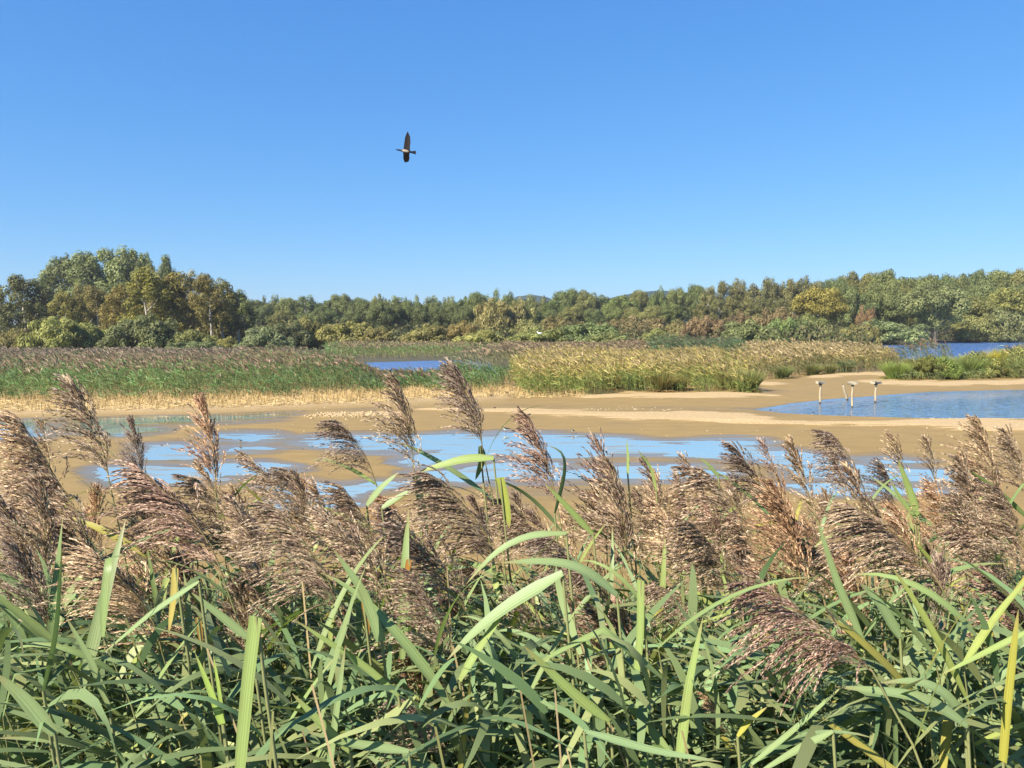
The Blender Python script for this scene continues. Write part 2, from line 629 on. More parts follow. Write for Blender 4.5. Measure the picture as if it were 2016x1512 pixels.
def ground_mat():
    m, t, N, L = mat_new('mudflat')
    geo = N.new('ShaderNodeNewGeometry')
    at = N.new('ShaderNodeAttribute')
    at.attribute_name = 'Col'           # R dry sand, G straw litter, B soil under plants
    sep = N.new('ShaderNodeSeparateColor')
    L.new(at.outputs['Color'], sep.inputs[0])
    pos = N.new('ShaderNodeSeparateXYZ')
    L.new(geo.outputs['Position'], pos.inputs[0])
    mp = N.new('ShaderNodeMapping')
    mp.inputs['Scale'].default_value = (0.55, 1.6, 1)
    L.new(geo.outputs['Position'], mp.inputs[0])
    n1 = N.new('ShaderNodeTexNoise')
    n1.inputs['Scale'].default_value = 1.2
    n1.inputs['Detail'].default_value = 8
    n1.inputs['Roughness'].default_value = 0.62
    L.new(mp.outputs[0], n1.inputs['Vector'])
    n2 = N.new('ShaderNodeTexNoise')
    n2.inputs['Scale'].default_value = 9
    n2.inputs['Detail'].default_value = 6
    L.new(geo.outputs['Position'], n2.inputs['Vector'])
    mud = N.new('ShaderNodeValToRGB')
    mud.color_ramp.elements[0].position = 0.3
    mud.color_ramp.elements[0].color = (0.1857, 0.1201, 0.03476, 1)
    mud.color_ramp.elements[1].position = 0.72
    mud.color_ramp.elements[1].color = (0.2449, 0.1604, 0.04898, 1)
    L.new(n1.outputs['Fac'], mud.inputs[0])
    sand = N.new('ShaderNodeValToRGB')
    sand.color_ramp.elements[0].position = 0.3
    sand.color_ramp.elements[0].color = (0.3002, 0.2038, 0.0869, 1)
    sand.color_ramp.elements[1].position = 0.7
    sand.color_ramp.elements[1].color = (0.4345, 0.3081, 0.1501, 1)
    L.new(n2.outputs['Fac'], sand.inputs[0])
    mpd = N.new('ShaderNodeMapping')
    mpd.inputs['Scale'].default_value = (0.25, 2.6, 1)
    L.new(geo.outputs['Position'], mpd.inputs[0])
    n3 = N.new('ShaderNodeTexNoise')
    n3.inputs['Scale'].default_value = 1.5
    n3.inputs['Detail'].default_value = 7
    n3.inputs['Roughness'].default_value = 0.65
    L.new(mpd.outputs[0], n3.inputs['Vector'])
    # dry mask broken into streaks
    a1 = N.new('ShaderNodeMath')
    a1.operation = 'MULTIPLY_ADD'
    L.new(n3.outputs['Fac'], a1.inputs[0])
    a1.inputs[1].default_value = 1.7
    a1.inputs[2].default_value = -0.85
    a2 = N.new('ShaderNodeMath')
    L.new(a1.outputs[0], a2.inputs[0])
    L.new(sep.outputs[0], a2.inputs[1])
    dm = N.new('ShaderNodeMapRange')
    dm.interpolation_type = 'SMOOTHSTEP'
    dm.inputs['From Min'].default_value = 0.38
    dm.inputs['From Max'].default_value = 0.66
    L.new(a2.outputs[0], dm.inputs['Value'])
    mx1 = N.new('ShaderNodeMix')
    mx1.data_type = 'RGBA'
    L.new(dm.outputs[0], mx1.inputs['Factor'])
    L.new(mud.outputs[0], mx1.inputs['A'])
    L.new(sand.outputs[0], mx1.inputs['B'])
    n5 = N.new('ShaderNodeTexNoise')
    n5.inputs['Scale'].default_value = 3.2
    n5.inputs['Detail'].default_value = 9
    n5.inputs['Roughness'].default_value = 0.75
    L.new(mpd.outputs[0], n5.inputs['Vector'])
    sp5 = N.new('ShaderNodeMapRange')
    sp5.inputs['From Min'].default_value = 0.56
    sp5.inputs['From Max'].default_value = 0.72
    sp5.inputs['To Max'].default_value = 0.25
    L.new(n5.outputs['Fac'], sp5.inputs['Value'])
    mxs = N.new('ShaderNodeMix')
    mxs.data_type = 'RGBA'
    L.new(sp5.outputs[0], mxs.inputs['Factor'])
    L.new(mx1.outputs['Result'], mxs.inputs['A'])
    mxs.inputs['B'].default_value = (0.1027, 0.07505, 0.03555, 1)
    mx1 = mxs
    straw = N.new('ShaderNodeValToRGB')
    straw.color_ramp.elements[0].position = 0.35
    straw.color_ramp.elements[0].color = (0.237, 0.158, 0.06715, 1)
    straw.color_ramp.elements[1].position = 0.65
    straw.color_ramp.elements[1].color = (0.3792, 0.2726, 0.1304, 1)
    L.new(n2.outputs['Fac'], straw.inputs[0])
    mx2 = N.new('ShaderNodeMix')
    mx2.data_type = 'RGBA'
    L.new(sep.outputs[1], mx2.inputs['Factor'])
    L.new(mx1.outputs['Result'], mx2.inputs['A'])
    L.new(straw.outputs[0], mx2.inputs['B'])
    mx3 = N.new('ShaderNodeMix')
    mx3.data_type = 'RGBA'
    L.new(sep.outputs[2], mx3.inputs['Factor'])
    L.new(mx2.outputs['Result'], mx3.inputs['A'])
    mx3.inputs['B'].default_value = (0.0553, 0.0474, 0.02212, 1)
    # damp and glossy where the mud barely clears the water
    wet = N.new('ShaderNodeMapRange')
    wet.interpolation_type = 'SMOOTHSTEP'
    wet.inputs['From Min'].default_value = 0.004
    wet.inputs['From Max'].default_value = 0.030
    wet.inputs['To Min'].default_value = 1
    wet.inputs['To Max'].default_value = 0
    L.new(pos.outputs[2], wet.inputs['Value'])
    mx4 = N.new('ShaderNodeMix')
    mx4.data_type = 'RGBA'
    mx4.blend_type = 'MULTIPLY'
    wf = N.new('ShaderNodeMath')
    wf.operation = 'MULTIPLY'
    wf.inputs[1].default_value = 0.8
    L.new(wet.outputs[0], wf.inputs[0])
    L.new(wf.outputs[0], mx4.inputs['Factor'])
    L.new(mx3.outputs['Result'], mx4.inputs['A'])
    mx4.inputs['B'].default_value = (0.70, 0.76, 1.0, 1)  # bluish damp tint also carries the sky sheen on wet mud
    ro = N.new('ShaderNodeMapRange')
    ro.inputs['To Min'].default_value = 0.85
    ro.inputs['To Max'].default_value = 0.12
    L.new(wet.outputs[0], ro.inputs['Value'])
    bp = N.new('ShaderNodeBump')
    bp.inputs['Strength'].default_value = 0.35
    bp.inputs['Distance'].default_value = 0.03
    L.new(n2.outputs['Fac'], bp.inputs['Height'])
    inv = N.new('ShaderNodeMapRange')
    inv.inputs['To Min'].default_value = 0.4
    inv.inputs['To Max'].default_value = 0.04
    L.new(wet.outputs[0], inv.inputs['Value'])
    L.new(inv.outputs[0], bp.inputs['Strength'])
    p = N.new('ShaderNodeBsdfPrincipled')
    L.new(mx4.outputs['Result'], p.inputs['Base Color'])
    L.new(ro.outputs[0], p.inputs['Roughness'])
    L.new(bp.outputs[0], p.inputs['Normal'])
    p.inputs['Specular IOR Level'].default_value = 0.5
    o = N.new('ShaderNodeOutputMaterial')
    L.new(p.outputs[0], o.inputs[0])
    return m


def water_mat(name, ripple, scale, body, boost=1.5, base=0.12, mud=None):
    m, t, N, L = mat_new(name)
    geo = N.new('ShaderNodeNewGeometry')
    mp = N.new('ShaderNodeMapping')
    mp.inputs['Scale'].default_value = scale
    mp.inputs['Rotation'].default_value = (0, 0, R(12))
    L.new(geo.outputs['Position'], mp.inputs[0])
    nz = N.new('ShaderNodeTexNoise')
    nz.inputs['Scale'].default_value = 1
    nz.inputs['Detail'].default_value = 3
    nz.inputs['Distortion'].default_value = 0.6
    L.new(mp.outputs[0], nz.inputs['Vector'])
    bp = N.new('ShaderNodeBump')
    bp.inputs['Strength'].default_value = 1.0
    bp.inputs['Distance'].default_value = ripple
    L.new(nz.outputs['Fac'], bp.inputs['Height'])
    fr = N.new('ShaderNodeFresnel')
    fr.inputs['IOR'].default_value = 1.333
    L.new(bp.outputs[0], fr.inputs['Normal'])
    ma = N.new('ShaderNodeMath')
    ma.operation = 'MULTIPLY_ADD'
    ma.use_clamp = True
    ma.inputs[1].default_value = boost
    ma.inputs[2].default_value = base
    L.new(fr.outputs[0], ma.inputs[0])
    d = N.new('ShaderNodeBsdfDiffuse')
    d.inputs['Color'].default_value = (*body, 1)  # blue in the body colour partly stands in for reflected sky
    if mud is not None:
        mp2 = N.new('ShaderNodeMapping')
        mp2.inputs['Scale'].default_value = (0.45, 2.6, 1)
        L.new(geo.outputs['Position'], mp2.inputs[0])
        n2 = N.new('ShaderNodeTexNoise')
        n2.inputs['Scale'].default_value = 1
        n2.inputs['Detail'].default_value = 6
        n2.inputs['Roughness'].default_value = 0.6
        L.new(mp2.outputs[0], n2.inputs['Vector'])
        rm = N.new('ShaderNodeMapRange')
        rm.interpolation_type = 'SMOOTHSTEP'
        rm.inputs['From Min'].default_value = 0.50
        rm.inputs['From Max'].default_value = 0.64
        rm.inputs['To Max'].default_value = 0.85
        L.new(n2.outputs['Fac'], rm.inputs['Value'])
        mc = N.new('ShaderNodeMix')
        mc.data_type = 'RGBA'
        L.new(rm.outputs[0], mc.inputs['Factor'])
        mc.inputs['A'].default_value = (*body, 1)
        mc.inputs['B'].default_value = (*mud, 1)
        L.new(mc.outputs['Result'], d.inputs['Color'])
        cut = N.new('ShaderNodeMath')
        cut.operation = 'MULTIPLY_ADD'
        L.new(rm.outputs[0], cut.inputs[0])
        cut.inputs[1].default_value = -0.55
        cut.inputs[2].default_value = 1.0
        f2 = N.new('ShaderNodeMath')
        f2.operation = 'MULTIPLY'
        L.new(ma.outputs[0], f2.inputs[0])
        L.new(cut.outputs[0], f2.inputs[1])
        ma = f2
    g = N.new('ShaderNodeBsdfGlossy')
    g.inputs['Roughness'].default_value = 0.03
    L.new(bp.outputs[0], g.inputs['Normal'])
    ms = N.new('ShaderNodeMixShader')
    L.new(ma.outputs[0], ms.inputs[0])
    L.new(d.outputs[0], ms.inputs[1])
    L.new(g.outputs[0], ms.inputs[2])
    o = N.new('ShaderNodeOutputMaterial')
    L.new(ms.outputs[0], o.inputs[0])
    return m


# ------------------------------------------------------------------ ground and water
def spaced(parts):
    out = []
    for a, b, n, pw in parts:
        t = np.linspace(0, 1, n, endpoint=False)
        out.append(a + (b - a) * (t ** pw))
    return np.concatenate(out + [np.array([parts[-1][1]])])


xs = np.concatenate([-spaced([(40, 3500, 24, 3.0)])[::-1], np.arange(-39.8, 46, 0.23), spaced([(46, 3500, 24, 3.0)])])
ys = np.concatenate([np.linspace(-40, -1, 6), np.arange(0, 12, 0.4), np.arange(12, 33, 0.11), np.arange(33, 52, 0.16), np.arange(52, 90, 0.4), np.arange(90, 240, 3.0), spaced([(240, 6000, 24, 2.5)])])
gx, gy = np.meshgrid(xs, ys)
gh, gdry, gst, gpud = land(gx.ravel(), gy.ravel(), True)
gu, gv = pix(gx.ravel(), np.maximum(gy.ravel(), 1), 0)
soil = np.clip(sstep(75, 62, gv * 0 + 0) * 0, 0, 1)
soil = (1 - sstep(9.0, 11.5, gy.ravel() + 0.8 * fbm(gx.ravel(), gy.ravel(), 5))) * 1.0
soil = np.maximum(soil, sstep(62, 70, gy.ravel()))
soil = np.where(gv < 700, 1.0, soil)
nxx, nyy = len(xs), len(ys)
ii, jj = np.meshgrid(np.arange(nxx - 1), np.arange(nyy - 1))
a0 = (jj * nxx + ii).ravel()
q = Q()
q.add(np.stack([gx.ravel(), gy.ravel(), gh], 1), np.stack([a0, a0 + 1, a0 + 1 + nxx, a0 + nxx], 1),
      np.stack([gdry, gst, soil], 1))
ground = link('ground', q.mesh('ground', ground_mat(), True))
tag(ground, 'tan mudflat with dry pale sandbars, stretching back under the reeds and trees', 'ground', kind='structure')


def sheet(name, x0, x1, y0, y1, z, mat, label, cat):
    q = Q()
    q.add([(x0, y0, z), (x1, y0, z), (x1, y1, z), (x0, y1, z)], [(0, 1, 2, 3)], (1, 1, 1))
    return tag(link(name, q.mesh(name, mat)), label, cat, kind='structure')


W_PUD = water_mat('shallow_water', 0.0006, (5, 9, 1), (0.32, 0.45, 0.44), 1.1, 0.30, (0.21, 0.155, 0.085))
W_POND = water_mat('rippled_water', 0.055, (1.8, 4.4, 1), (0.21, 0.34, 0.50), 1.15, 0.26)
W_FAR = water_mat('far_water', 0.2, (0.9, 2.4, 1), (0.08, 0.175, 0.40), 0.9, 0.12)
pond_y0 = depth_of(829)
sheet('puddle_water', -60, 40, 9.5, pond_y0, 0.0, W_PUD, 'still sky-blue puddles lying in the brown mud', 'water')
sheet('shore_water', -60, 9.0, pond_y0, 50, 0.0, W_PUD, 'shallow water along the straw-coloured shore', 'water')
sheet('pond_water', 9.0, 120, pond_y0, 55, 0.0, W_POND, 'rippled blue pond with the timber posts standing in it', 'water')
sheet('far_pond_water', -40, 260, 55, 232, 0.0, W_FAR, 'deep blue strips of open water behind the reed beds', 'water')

# ------------------------------------------------------------------ far hills
for (u0, u1, top, D, seed, lab) in ((940, 1150, 581, 1500, 3, 'low blue-green wooded hill seen in the gap left of centre skyline'),
                                    (1110, 1480, 573, 1900, 9, 'longer blue-green wooded hill showing over the central treeline')):
    q = Q()
    n, mrow = 90, 14
    us = np.linspace(u0 - 150, u1 + 150, n)
    rows = []
    for j in range(mrow):
        t = j / (mrow - 1)
        Dj = D - 260 + 520 * t
        prof = np.sin(np.pi * t) ** 0.8
        env = np.exp(-(((us - (u0 + u1) / 2) / ((u1 - u0) * 0.55)) ** 2))
        hh = (EYE + (HOR - top) / F * D) * env * prof + 2.5 * fbm(us * 0.15, us * 0 + j * 0.9, seed) * prof
        rows.append(np.stack([(us - CX) / F * D, np.full(n, Dj), hh - 1], 1))
    V = np.concatenate(rows)
    i2, j2 = np.meshgrid(np.arange(n - 1), np.arange(mrow - 1))
    a = (j2 * n + i2).ravel()
    q.add(V, np.stack([a, a + 1, a + 1 + n, a + n], 1), (0.055, 0.085, 0.075))  # bluish tone puts distance haze into the hill colour
    tag(link('hill', q.mesh('hill', M_TREE)), lab, 'hill', kind='structure')

# ------------------------------------------------------------------ the air
q = Q()
box(q, (0, 2980, 15.5), (7400, 6300, 34.0), bev=0.01)
hm, ht, hN, hL = mat_new('air')
pv = hN.new('ShaderNodeVolumePrincipled')
pv.inputs['Color'].default_value = (0.92, 0.96, 1.0, 1)
pv.inputs['Density'].default_value = 0.00022
pv.inputs['Anisotropy'].default_value = 0.2
ho = hN.new('ShaderNodeOutputMaterial')
hL.new(pv.outputs[0], ho.inputs['Volume'])
tag(link('haze', q.mesh('haze', hm)), 'thin summer haze over the marsh', 'haze', kind='stuff')
scene.cycles.volume_bounces = 0

# ------------------------------------------------------------------ reed beds
STRAIGHT3 = [0.55, 1.0, 0.7, 0.06]
STRAIGHT2 = [0.7, 1.0, 0.06]


def in_poly(n_want, poly_px, jitter=0):
    wp = np.array([G(u, v)[:2] for u, v in poly_px])
    lo, hi = wp.min(0), wp.max(0)
    area = 0.5 * abs(np.dot(wp[:, 0], np.roll(wp[:, 1], 1)) - np.dot(wp[:, 1], np.roll(wp[:, 0], 1)))
    k = int(n_want * (hi - lo).prod() / max(area, 1e-6) * 1.1) + 10
    pt = lo + rng.random((k, 2)) * (hi - lo)
    s = poly_sd(pt[:, 0], pt[:, 1], wp)
    keep = s > 0
    return pt[keep][:n_want], s[keep][:n_want], area


def rand_unit(n):
    return unit(rng.normal(size=(n, 3)))


def pick(cols, n, jit=0.18):
    cols = np.asarray(cols, float)
    c = cols[rng.integers(0, len(cols), n)]
    return c * (1 + jit * rng.normal(size=(n, 1))).clip(0.4, 1.7)


def reed_bed(name, label, poly, per_m2, h_edge, h_full, ramp, leaf_cols, plume_cols, plume_p, leaves=6, lw=0.03, hfun=None,
             top_cols=None, wind=-0.55, cat='reed bed', maxn=30000, ll=0.5, stem_col=(0.30, 0.26, 0.11), pw=0.07, gold_top=0.0):
    _, _, area = in_poly(10, poly)
    n = min(int(area * per_m2), maxn)
    pt, s, _ = in_poly(n, poly)
    # ragged edge and dark gaps between the clumps
    keep = (s + 1.3 * fbm(pt[:, 0] * 0.6, pt[:, 1] * 0.5, 91, 3) > 0.1) & (fbm(pt[:, 0] * 0.9, pt[:, 1] * 0.35, 63, 3) > -0.42)
    pt, s = pt[keep], s[keep]
    n = len(pt)
    q = Q()
    gh = land(pt[:, 0], pt[:, 1])
    patch = fbm(pt[:, 0] * 0.16, pt[:, 1] * 0.10, sum(map(ord, name)) % 97, 4)
    H = (h_edge + (h_full - h_edge) * sstep(0, ramp, s + 1.5 * patch)) * (1 + 0.13 * rng.normal(size=n)).clip(0.6, 1.35) * (1 + 0.24 * patch)
    if hfun is not None:
        H = H * hfun(pt)
    base = np.stack([pt[:, 0], pt[:, 1], np.maximum(gh, -0.05)], 1)
    lean = np.stack([rng.normal(-0.10, 0.10, n), rng.normal(0, 0.10, n), np.ones(n)], 1)
    d0 = unit(lean)
    bend = np.stack([rng.normal(-0.10, 0.07, n), rng.normal(0, 0.05, n), np.zeros(n)], 1)
    side = unit(np.stack([np.ones(n), rng.normal(0, 0.6, n), np.zeros(n)], 1))
    ribbons(q, base, d0, H, 0.016, bend, side, 2, pick([stem_col], n), [1, 0.8, 0.4])
    # leaves along the stem
    for k in range(leaves):
        t = rng.uniform(0.12, 0.98, n) if k else rng.uniform(0.8, 1.0, n)
        p = base + d0 * (H * t)[:, None] + bend * (H * t * t)[:, None]
        az = rng.uniform(0, 2 * np.pi, n)
        el = rng.uniform(0.5, 1.35, n)
        d = np.stack([np.cos(az) * np.cos(el) + wind * 0.35, np.sin(az) * np.cos(el), np.sin(el)], 1)
        d = unit(d)
        L = ll * rng.uniform(0.6, 1.25, n)
        b = np.stack([wind * rng.uniform(0.3, 1.0, n), rng.normal(0, 0.15, n), -rng.uniform(0.15, 0.85, n)], 1)
        sd_ = unit(np.cross(d, rand_unit(n)))
        c = pick(leaf_cols, n)
        if top_cols is not None:
            ct = pick(top_cols, n)
            m = sstep(0.60, 1.0, t + 0.35 * patch + 0.1 * rng.normal(size=n))[:, None]
            c = c * (1 - m) + ct * m
        c = c * (1 + 0.45 * patch[:, None]) * (1 + 0.3 * fbm(pt[:, 0] * 0.7, pt[:, 1] * 0.25, 29, 3))[:, None]
        ribbons(q, p, d, L, lw * rng.uniform(0.7, 1.3, n), b, sd_, 2, c, STRAIGHT2)
    # plumes
    m = rng.random(n) < plume_p * sstep(ramp * 0.25, ramp * 1.1, s + 1.5 * patch)
    if m.any():
        bp_, dd, HH, bb = base[m], d0[m], H[m], bend[m]
        k = m.sum()
        p = bp_ + dd * (HH * 0.97)[:, None] + bb * (HH * 0.94)[:, None]
        for j in range(4):
            d = unit(np.stack([rng.normal(-0.26, 0.34, k), rng.normal(0, 0.3, k), np.ones(k)], 1))
            b = np.stack([rng.uniform(-0.75, -0.15, k), rng.normal(0, 0.2, k), rng.uniform(-0.45, 0.0, k)], 1)
            sd_ = unit(np.cross(d, rand_unit(k)))
            ribbons(q, p + 0.03 * rng.normal(size=(k, 3)), d, rng.uniform(0.22, 0.38, k), pw * rng.uniform(0.5, 1.2, k), b, sd_, 2, pick(plume_cols, k, 0.25), [0.3, 1.0, 0.1])
    o = link(name, q.mesh(name, M_BLADE))
    return tag(o, label, cat, kind='stuff')


GREEN = [(0.115, 0.215, 0.060), (0.15, 0.265, 0.075), (0.085, 0.165, 0.052), (0.19, 0.28, 0.10)]
DARKGREEN = [(0.09, 0.15, 0.06), (0.12, 0.18, 0.075), (0.14, 0.175, 0.085)]
BROWNP = [(0.27, 0.175, 0.11), (0.34, 0.23, 0.15), (0.20, 0.13, 0.09), (0.42, 0.295, 0.19)]
TANP = [(0.42, 0.31, 0.17), (0.50, 0.37, 0.20), (0.36, 0.26, 0.15)]
GOLD = [(0.46, 0.36, 0.11), (0.54, 0.41, 0.15), (0.40, 0.35, 0.10), (0.50, 0.36, 0.15)]


def dip(pt):
    u, v = pix(pt[:, 0], pt[:, 1], 0)
    d = sstep(705, 760, u) * (1 - sstep(868, 900, u))
    return (1 - 0.52 * d) * (1 + 0.13 * sstep(470, 560, u) * (1 - sstep(690, 720, u)))


def taper(pt):
    u, v = pix(pt[:, 0], pt[:, 1], 0)
    return 1 - 0.5 * sstep(1415, 1500, u) - 0.12 * (1 - sstep(1010, 1060, u))


reed_bed('green_reed_bed', 'green reed bed with brown plumes along the far left shore',
         [(-420, 799), (0, 796), (250, 799), (400, 794), (600, 788), (700, 782), (800, 778), (1010, 778), (1015, 745), (900, 744), (745, 745), (690, 735), (560, 731), (-520, 735)],
         11.5, 0.90, 1.45, 5.0, GREEN, BROWNP, 0.55, 6, 0.034, dip)
reed_bed('back_reed_bed', 'brown-plumed reeds behind the green bed, below the birch clump',
         [(-600, 734), (560, 730), (690, 728), (690, 704), (620, 697), (-700, 697)],
         2.2, 0.55, 0.75, 6.0, [(0.12, 0.15, 0.06), (0.16, 0.17, 0.08)], [(0.30, 0.21, 0.15), (0.40, 0.31, 0.21), (0.22, 0.15, 0.11)], 0.95, 3, 0.06, pw=0.13)
reed_bed('pond_reed_bed', 'low green reeds with tan tops behind the small left pond',
         [(640, 711), (800, 708), (980, 705), (1010, 694), (980, 688), (640, 690)],
         5.0, 1.0, 1.25, 3.0, GREEN + [(0.2, 0.2, 0.09)], BROWNP + TANP, 0.6, 3, 0.06, pw=0.10)
reed_bed('yellow_reed_bed', 'golden tan-topped reeds on the central spit',
         [(1008, 780), (1100, 785), (1170, 782), (1210, 774), (1300, 774), (1400, 775), (1494, 778), (1494, 755), (1462, 738), (1440, 724), (1012, 730)],
         15, 1.30, 1.58, 2.0, [(0.24, 0.29, 0.065), (0.18, 0.26, 0.06), (0.32, 0.31, 0.08)], TANP + GOLD, 0.85, 7, 0.042,
         top_cols=GOLD, stem_col=(0.28, 0.30, 0.10), ll=0.42, hfun=taper)
reed_bed('golden_reed_bank', 'golden-topped reeds on the second spit beyond the bare mud',
         [(1478, 752), (1560, 747), (1620, 741), (1740, 736), (1778, 731), (1770, 712), (1700, 704), (1440, 710), (1450, 735)],
         7.5, 1.25, 1.65, 3.0, [(0.14, 0.17, 0.05), (0.20, 0.18, 0.06), (0.11, 0.13, 0.045)], [(0.50, 0.38, 0.19), (0.44, 0.32, 0.17), (0.58, 0.45, 0.24)], 0.95, 5, 0.05,
         top_cols=GOLD + [(0.40, 0.27, 0.16)], stem_col=(0.34, 0.26, 0.12), pw=0.10)
reed_bed('dark_reed_bed', 'dark windswept green reeds behind the golden spit',
         [(1290, 722), (1480, 716), (1470, 700), (1280, 704)], 6, 1.7, 2.1, 2.0, DARKGREEN, [(0.20, 0.17, 0.11)], 0.4, 5, 0.07, ll=0.7, wind=-0.9)
reed_bed('brown_reed_bed', 'brown reeds between the golden spit and the willow scrub',
         [(870, 730), (1020, 728), (1440, 712), (1500, 698), (1300, 690), (1010, 692), (900, 715)],
         4.0, 1.1, 1.3, 3.0, [(0.13, 0.13, 0.06), (0.17, 0.16, 0.07), (0.10, 0.12, 0.05)], BROWNP + TANP, 0.8, 3, 0.07, pw=0.12)
reed_bed('far_reed_bed', 'long thin line of purple-brown reeds on the far side of the water',
         [(1380, 690), (1560, 684), (1775, 676), (2016, 668), (2600, 652), (2600, 647.5), (2016, 656), (1500, 667), (1300, 678)],
         0.8, 1.0, 1.2, 8.0, [(0.10, 0.13, 0.055), (0.13, 0.14, 0.07)], [(0.24, 0.18, 0.16), (0.28, 0.20, 0.17)], 0.95, 3, 0.16, pw=0.30, maxn=10500, ll=0.7)
reed_bed('island_grass', 'tall mixed green grass on the right-hand island',
         [(1752, 750), (1800, 752), (1880, 750), (2016, 748), (2400, 745), (2400, 718), (2000, 716), (1860, 724), (1790, 730)],
         12, 0.6, 1.15, 5.0, [(0.17, 0.24, 0.07), (0.24, 0.29, 0.10), (0.13, 0.19, 0.06), (0.30, 0.29, 0.12)], TANP, 0.25, 5, 0.035, cat='grass',
         hfun=lambda pt: 0.8 + 0.75 * sstep(1930, 2010, pix(pt[:, 0], pt[:, 1], 0)[0]) + 0.35 * fbm(pt[:, 0] * 0.4, pt[:, 1] * 0.3, 77))
reed_bed('island_back_reeds', 'dark plumed reeds at the back left corner of the island',
         [(1770, 728), (1880, 722), (1880, 714), (1775, 718)], 6, 1.5, 1.9, 2.0, DARKGREEN, BROWNP, 0.8, 4, 0.05, pw=0.1)

# dead stubble along the shore
q = Q()
pt, s, _ = in_poly(9000, [(-420, 818), (0, 818), (150, 815), (300, 812), (450, 808), (600, 802), (740, 798), (850, 791), (1000, 786), (1150, 783), (1150, 774), (1010, 770), (800, 770), (600, 779), (400, 784), (0, 787), (-420, 790)])
hN = len(pt)
gzz = land(pt[:, 0], pt[:, 1])
fr = sstep(0, 2.5, s)
hh = rng.uniform(0.10, 0.55, hN) * (0.5 + 0.5 * fbm(pt[:, 0] * 0.5, pt[:, 1] * 0.5, 8) * 0.8 + 0.3)
d0 = unit(np.stack([rng.normal(0, 0.22, hN), rng.normal(0, 0.22, hN), np.ones(hN)], 1))
sd_ = unit(np.stack([np.ones(hN), rng.normal(0, 0.5, hN), np.zeros(hN)], 1))
ribbons(q, np.stack([pt[:, 0], pt[:, 1], gzz - 0.02], 1), d0, hh.clip(0.06, 0.7), rng.uniform(0.012, 0.030, hN), rng.normal(0, 0.1, (hN, 3)) * np.array([1, 1, 0.2]), sd_, 1, pick([(0.52, 0.36, 0.15), (0.62, 0.45, 0.21), (0.42, 0.28, 0.12)], hN), [1, 0.7])
fl = rng.random(hN) < 0.6
az = rng.uniform(0, np.pi, fl.sum())
ribbons(q, np.stack([pt[fl, 0], pt[fl, 1], gzz[fl] + 0.02], 1), unit(np.stack([np.cos(az), np.sin(az), rng.uniform(0, 0.25, fl.sum())], 1)), rng.uniform(0.2, 0.7, fl.sum()), 0.025, np.zeros((fl.sum(), 3)), np.tile([0, 0.5, 0.86], (fl.sum(), 1)), 1, pick([(0.55, 0.40, 0.18), (0.64, 0.48, 0.24)], fl.sum()), [1, 0.7])
tag(link('reed_stubble', q.mesh('reed_stubble', M_BLADE)), 'pale golden dead reed stubble along the muddy shore', 'stubble', kind='stuff')


# pale stones, shells and droppings on the mud
def pebbles(name, label, spots, cat):
    q = Q()
    for (x, y, z, r, c) in spots:
        n = 5
        ring = []
        sx, sy = rng.uniform(0.8, 1.5), rng.uniform(0.7, 1.1)
        for k, (zz, rr) in enumerate(((-0.4, 0.8), (0.1, 1.0), (0.45, 0.55))):
            a = np.arange(n) * 2 * np.pi / n + rng.uniform(0, 1)
            r_ = r * rr * rng.uniform(0.75, 1.2, n)
            ring.append(np.stack([x + r_ * np.cos(a) * sx, y + r_ * np.sin(a) * sy, np.full(n, z + zz * r) + 0.1 * r * rng.normal(size=n)], 1))
        V = np.concatenate(ring + [np.array([[x, y, z + r * 0.6]])])
        f = [(k * n + j, k * n + (j + 1) % n, (k + 1) * n + (j + 1) % n, (k + 1) * n + j) for k in range(2) for j in range(n)]
        f += [(2 * n + 0, 2 * n + 1, 2 * n + 2, 3 * n), (2 * n + 2, 2 * n + 3, 2 * n + 4, 3 * n)]
        q.add(V, f, c)
    return tag(link(name, q.mesh(name, M_STONE)), label, cat, kind='stuff')


sp_ = []
for k in range(170):
    u, v = rng.uniform(600, 790), 820 + rng.normal(0, 2.6)
    if abs(u - 700) > 40 and rng.random() < 0.35:
        continue
    p = G(u, v)
    sp_.append((p[0], p[1], gz(p[0], p[1]) + 0.01, rng.uniform(0.025, 0.075), np.array([0.50, 0.37, 0.19]) * rng.uniform(0.7, 1.15)))
pebbles('stone_heap', 'low heap of pale stones on the mud left of centre', sp_, 'stones')
sp_ = []
for k in range(330):
    u, v = rng.uniform(300, 2016), rng.choice([rng.uniform(840, 890), rng.normal(806, 3), rng.uniform(826, 870)])
    if k < 26:
        u, v = rng.uniform(1140, 1360), 807 + rng.normal(0, 1.3)
    elif k < 110:
        u, v = rng.uniform(1800, 2016), 826 + rng.normal(0, 0.8)
    p = G(u, v)
    z = gz(p[0], p[1])
    if z > 0.003:
        sp_.append((p[0], p[1], z, rng.uniform(0.012, 0.038) * (1.3 if k < 26 else 1), np.array([0.55, 0.48, 0.34]) * rng.uniform(0.7, 1.1)))
pebbles('shells', 'scattered white shells and pebbles on the open mud', sp_, 'shells')


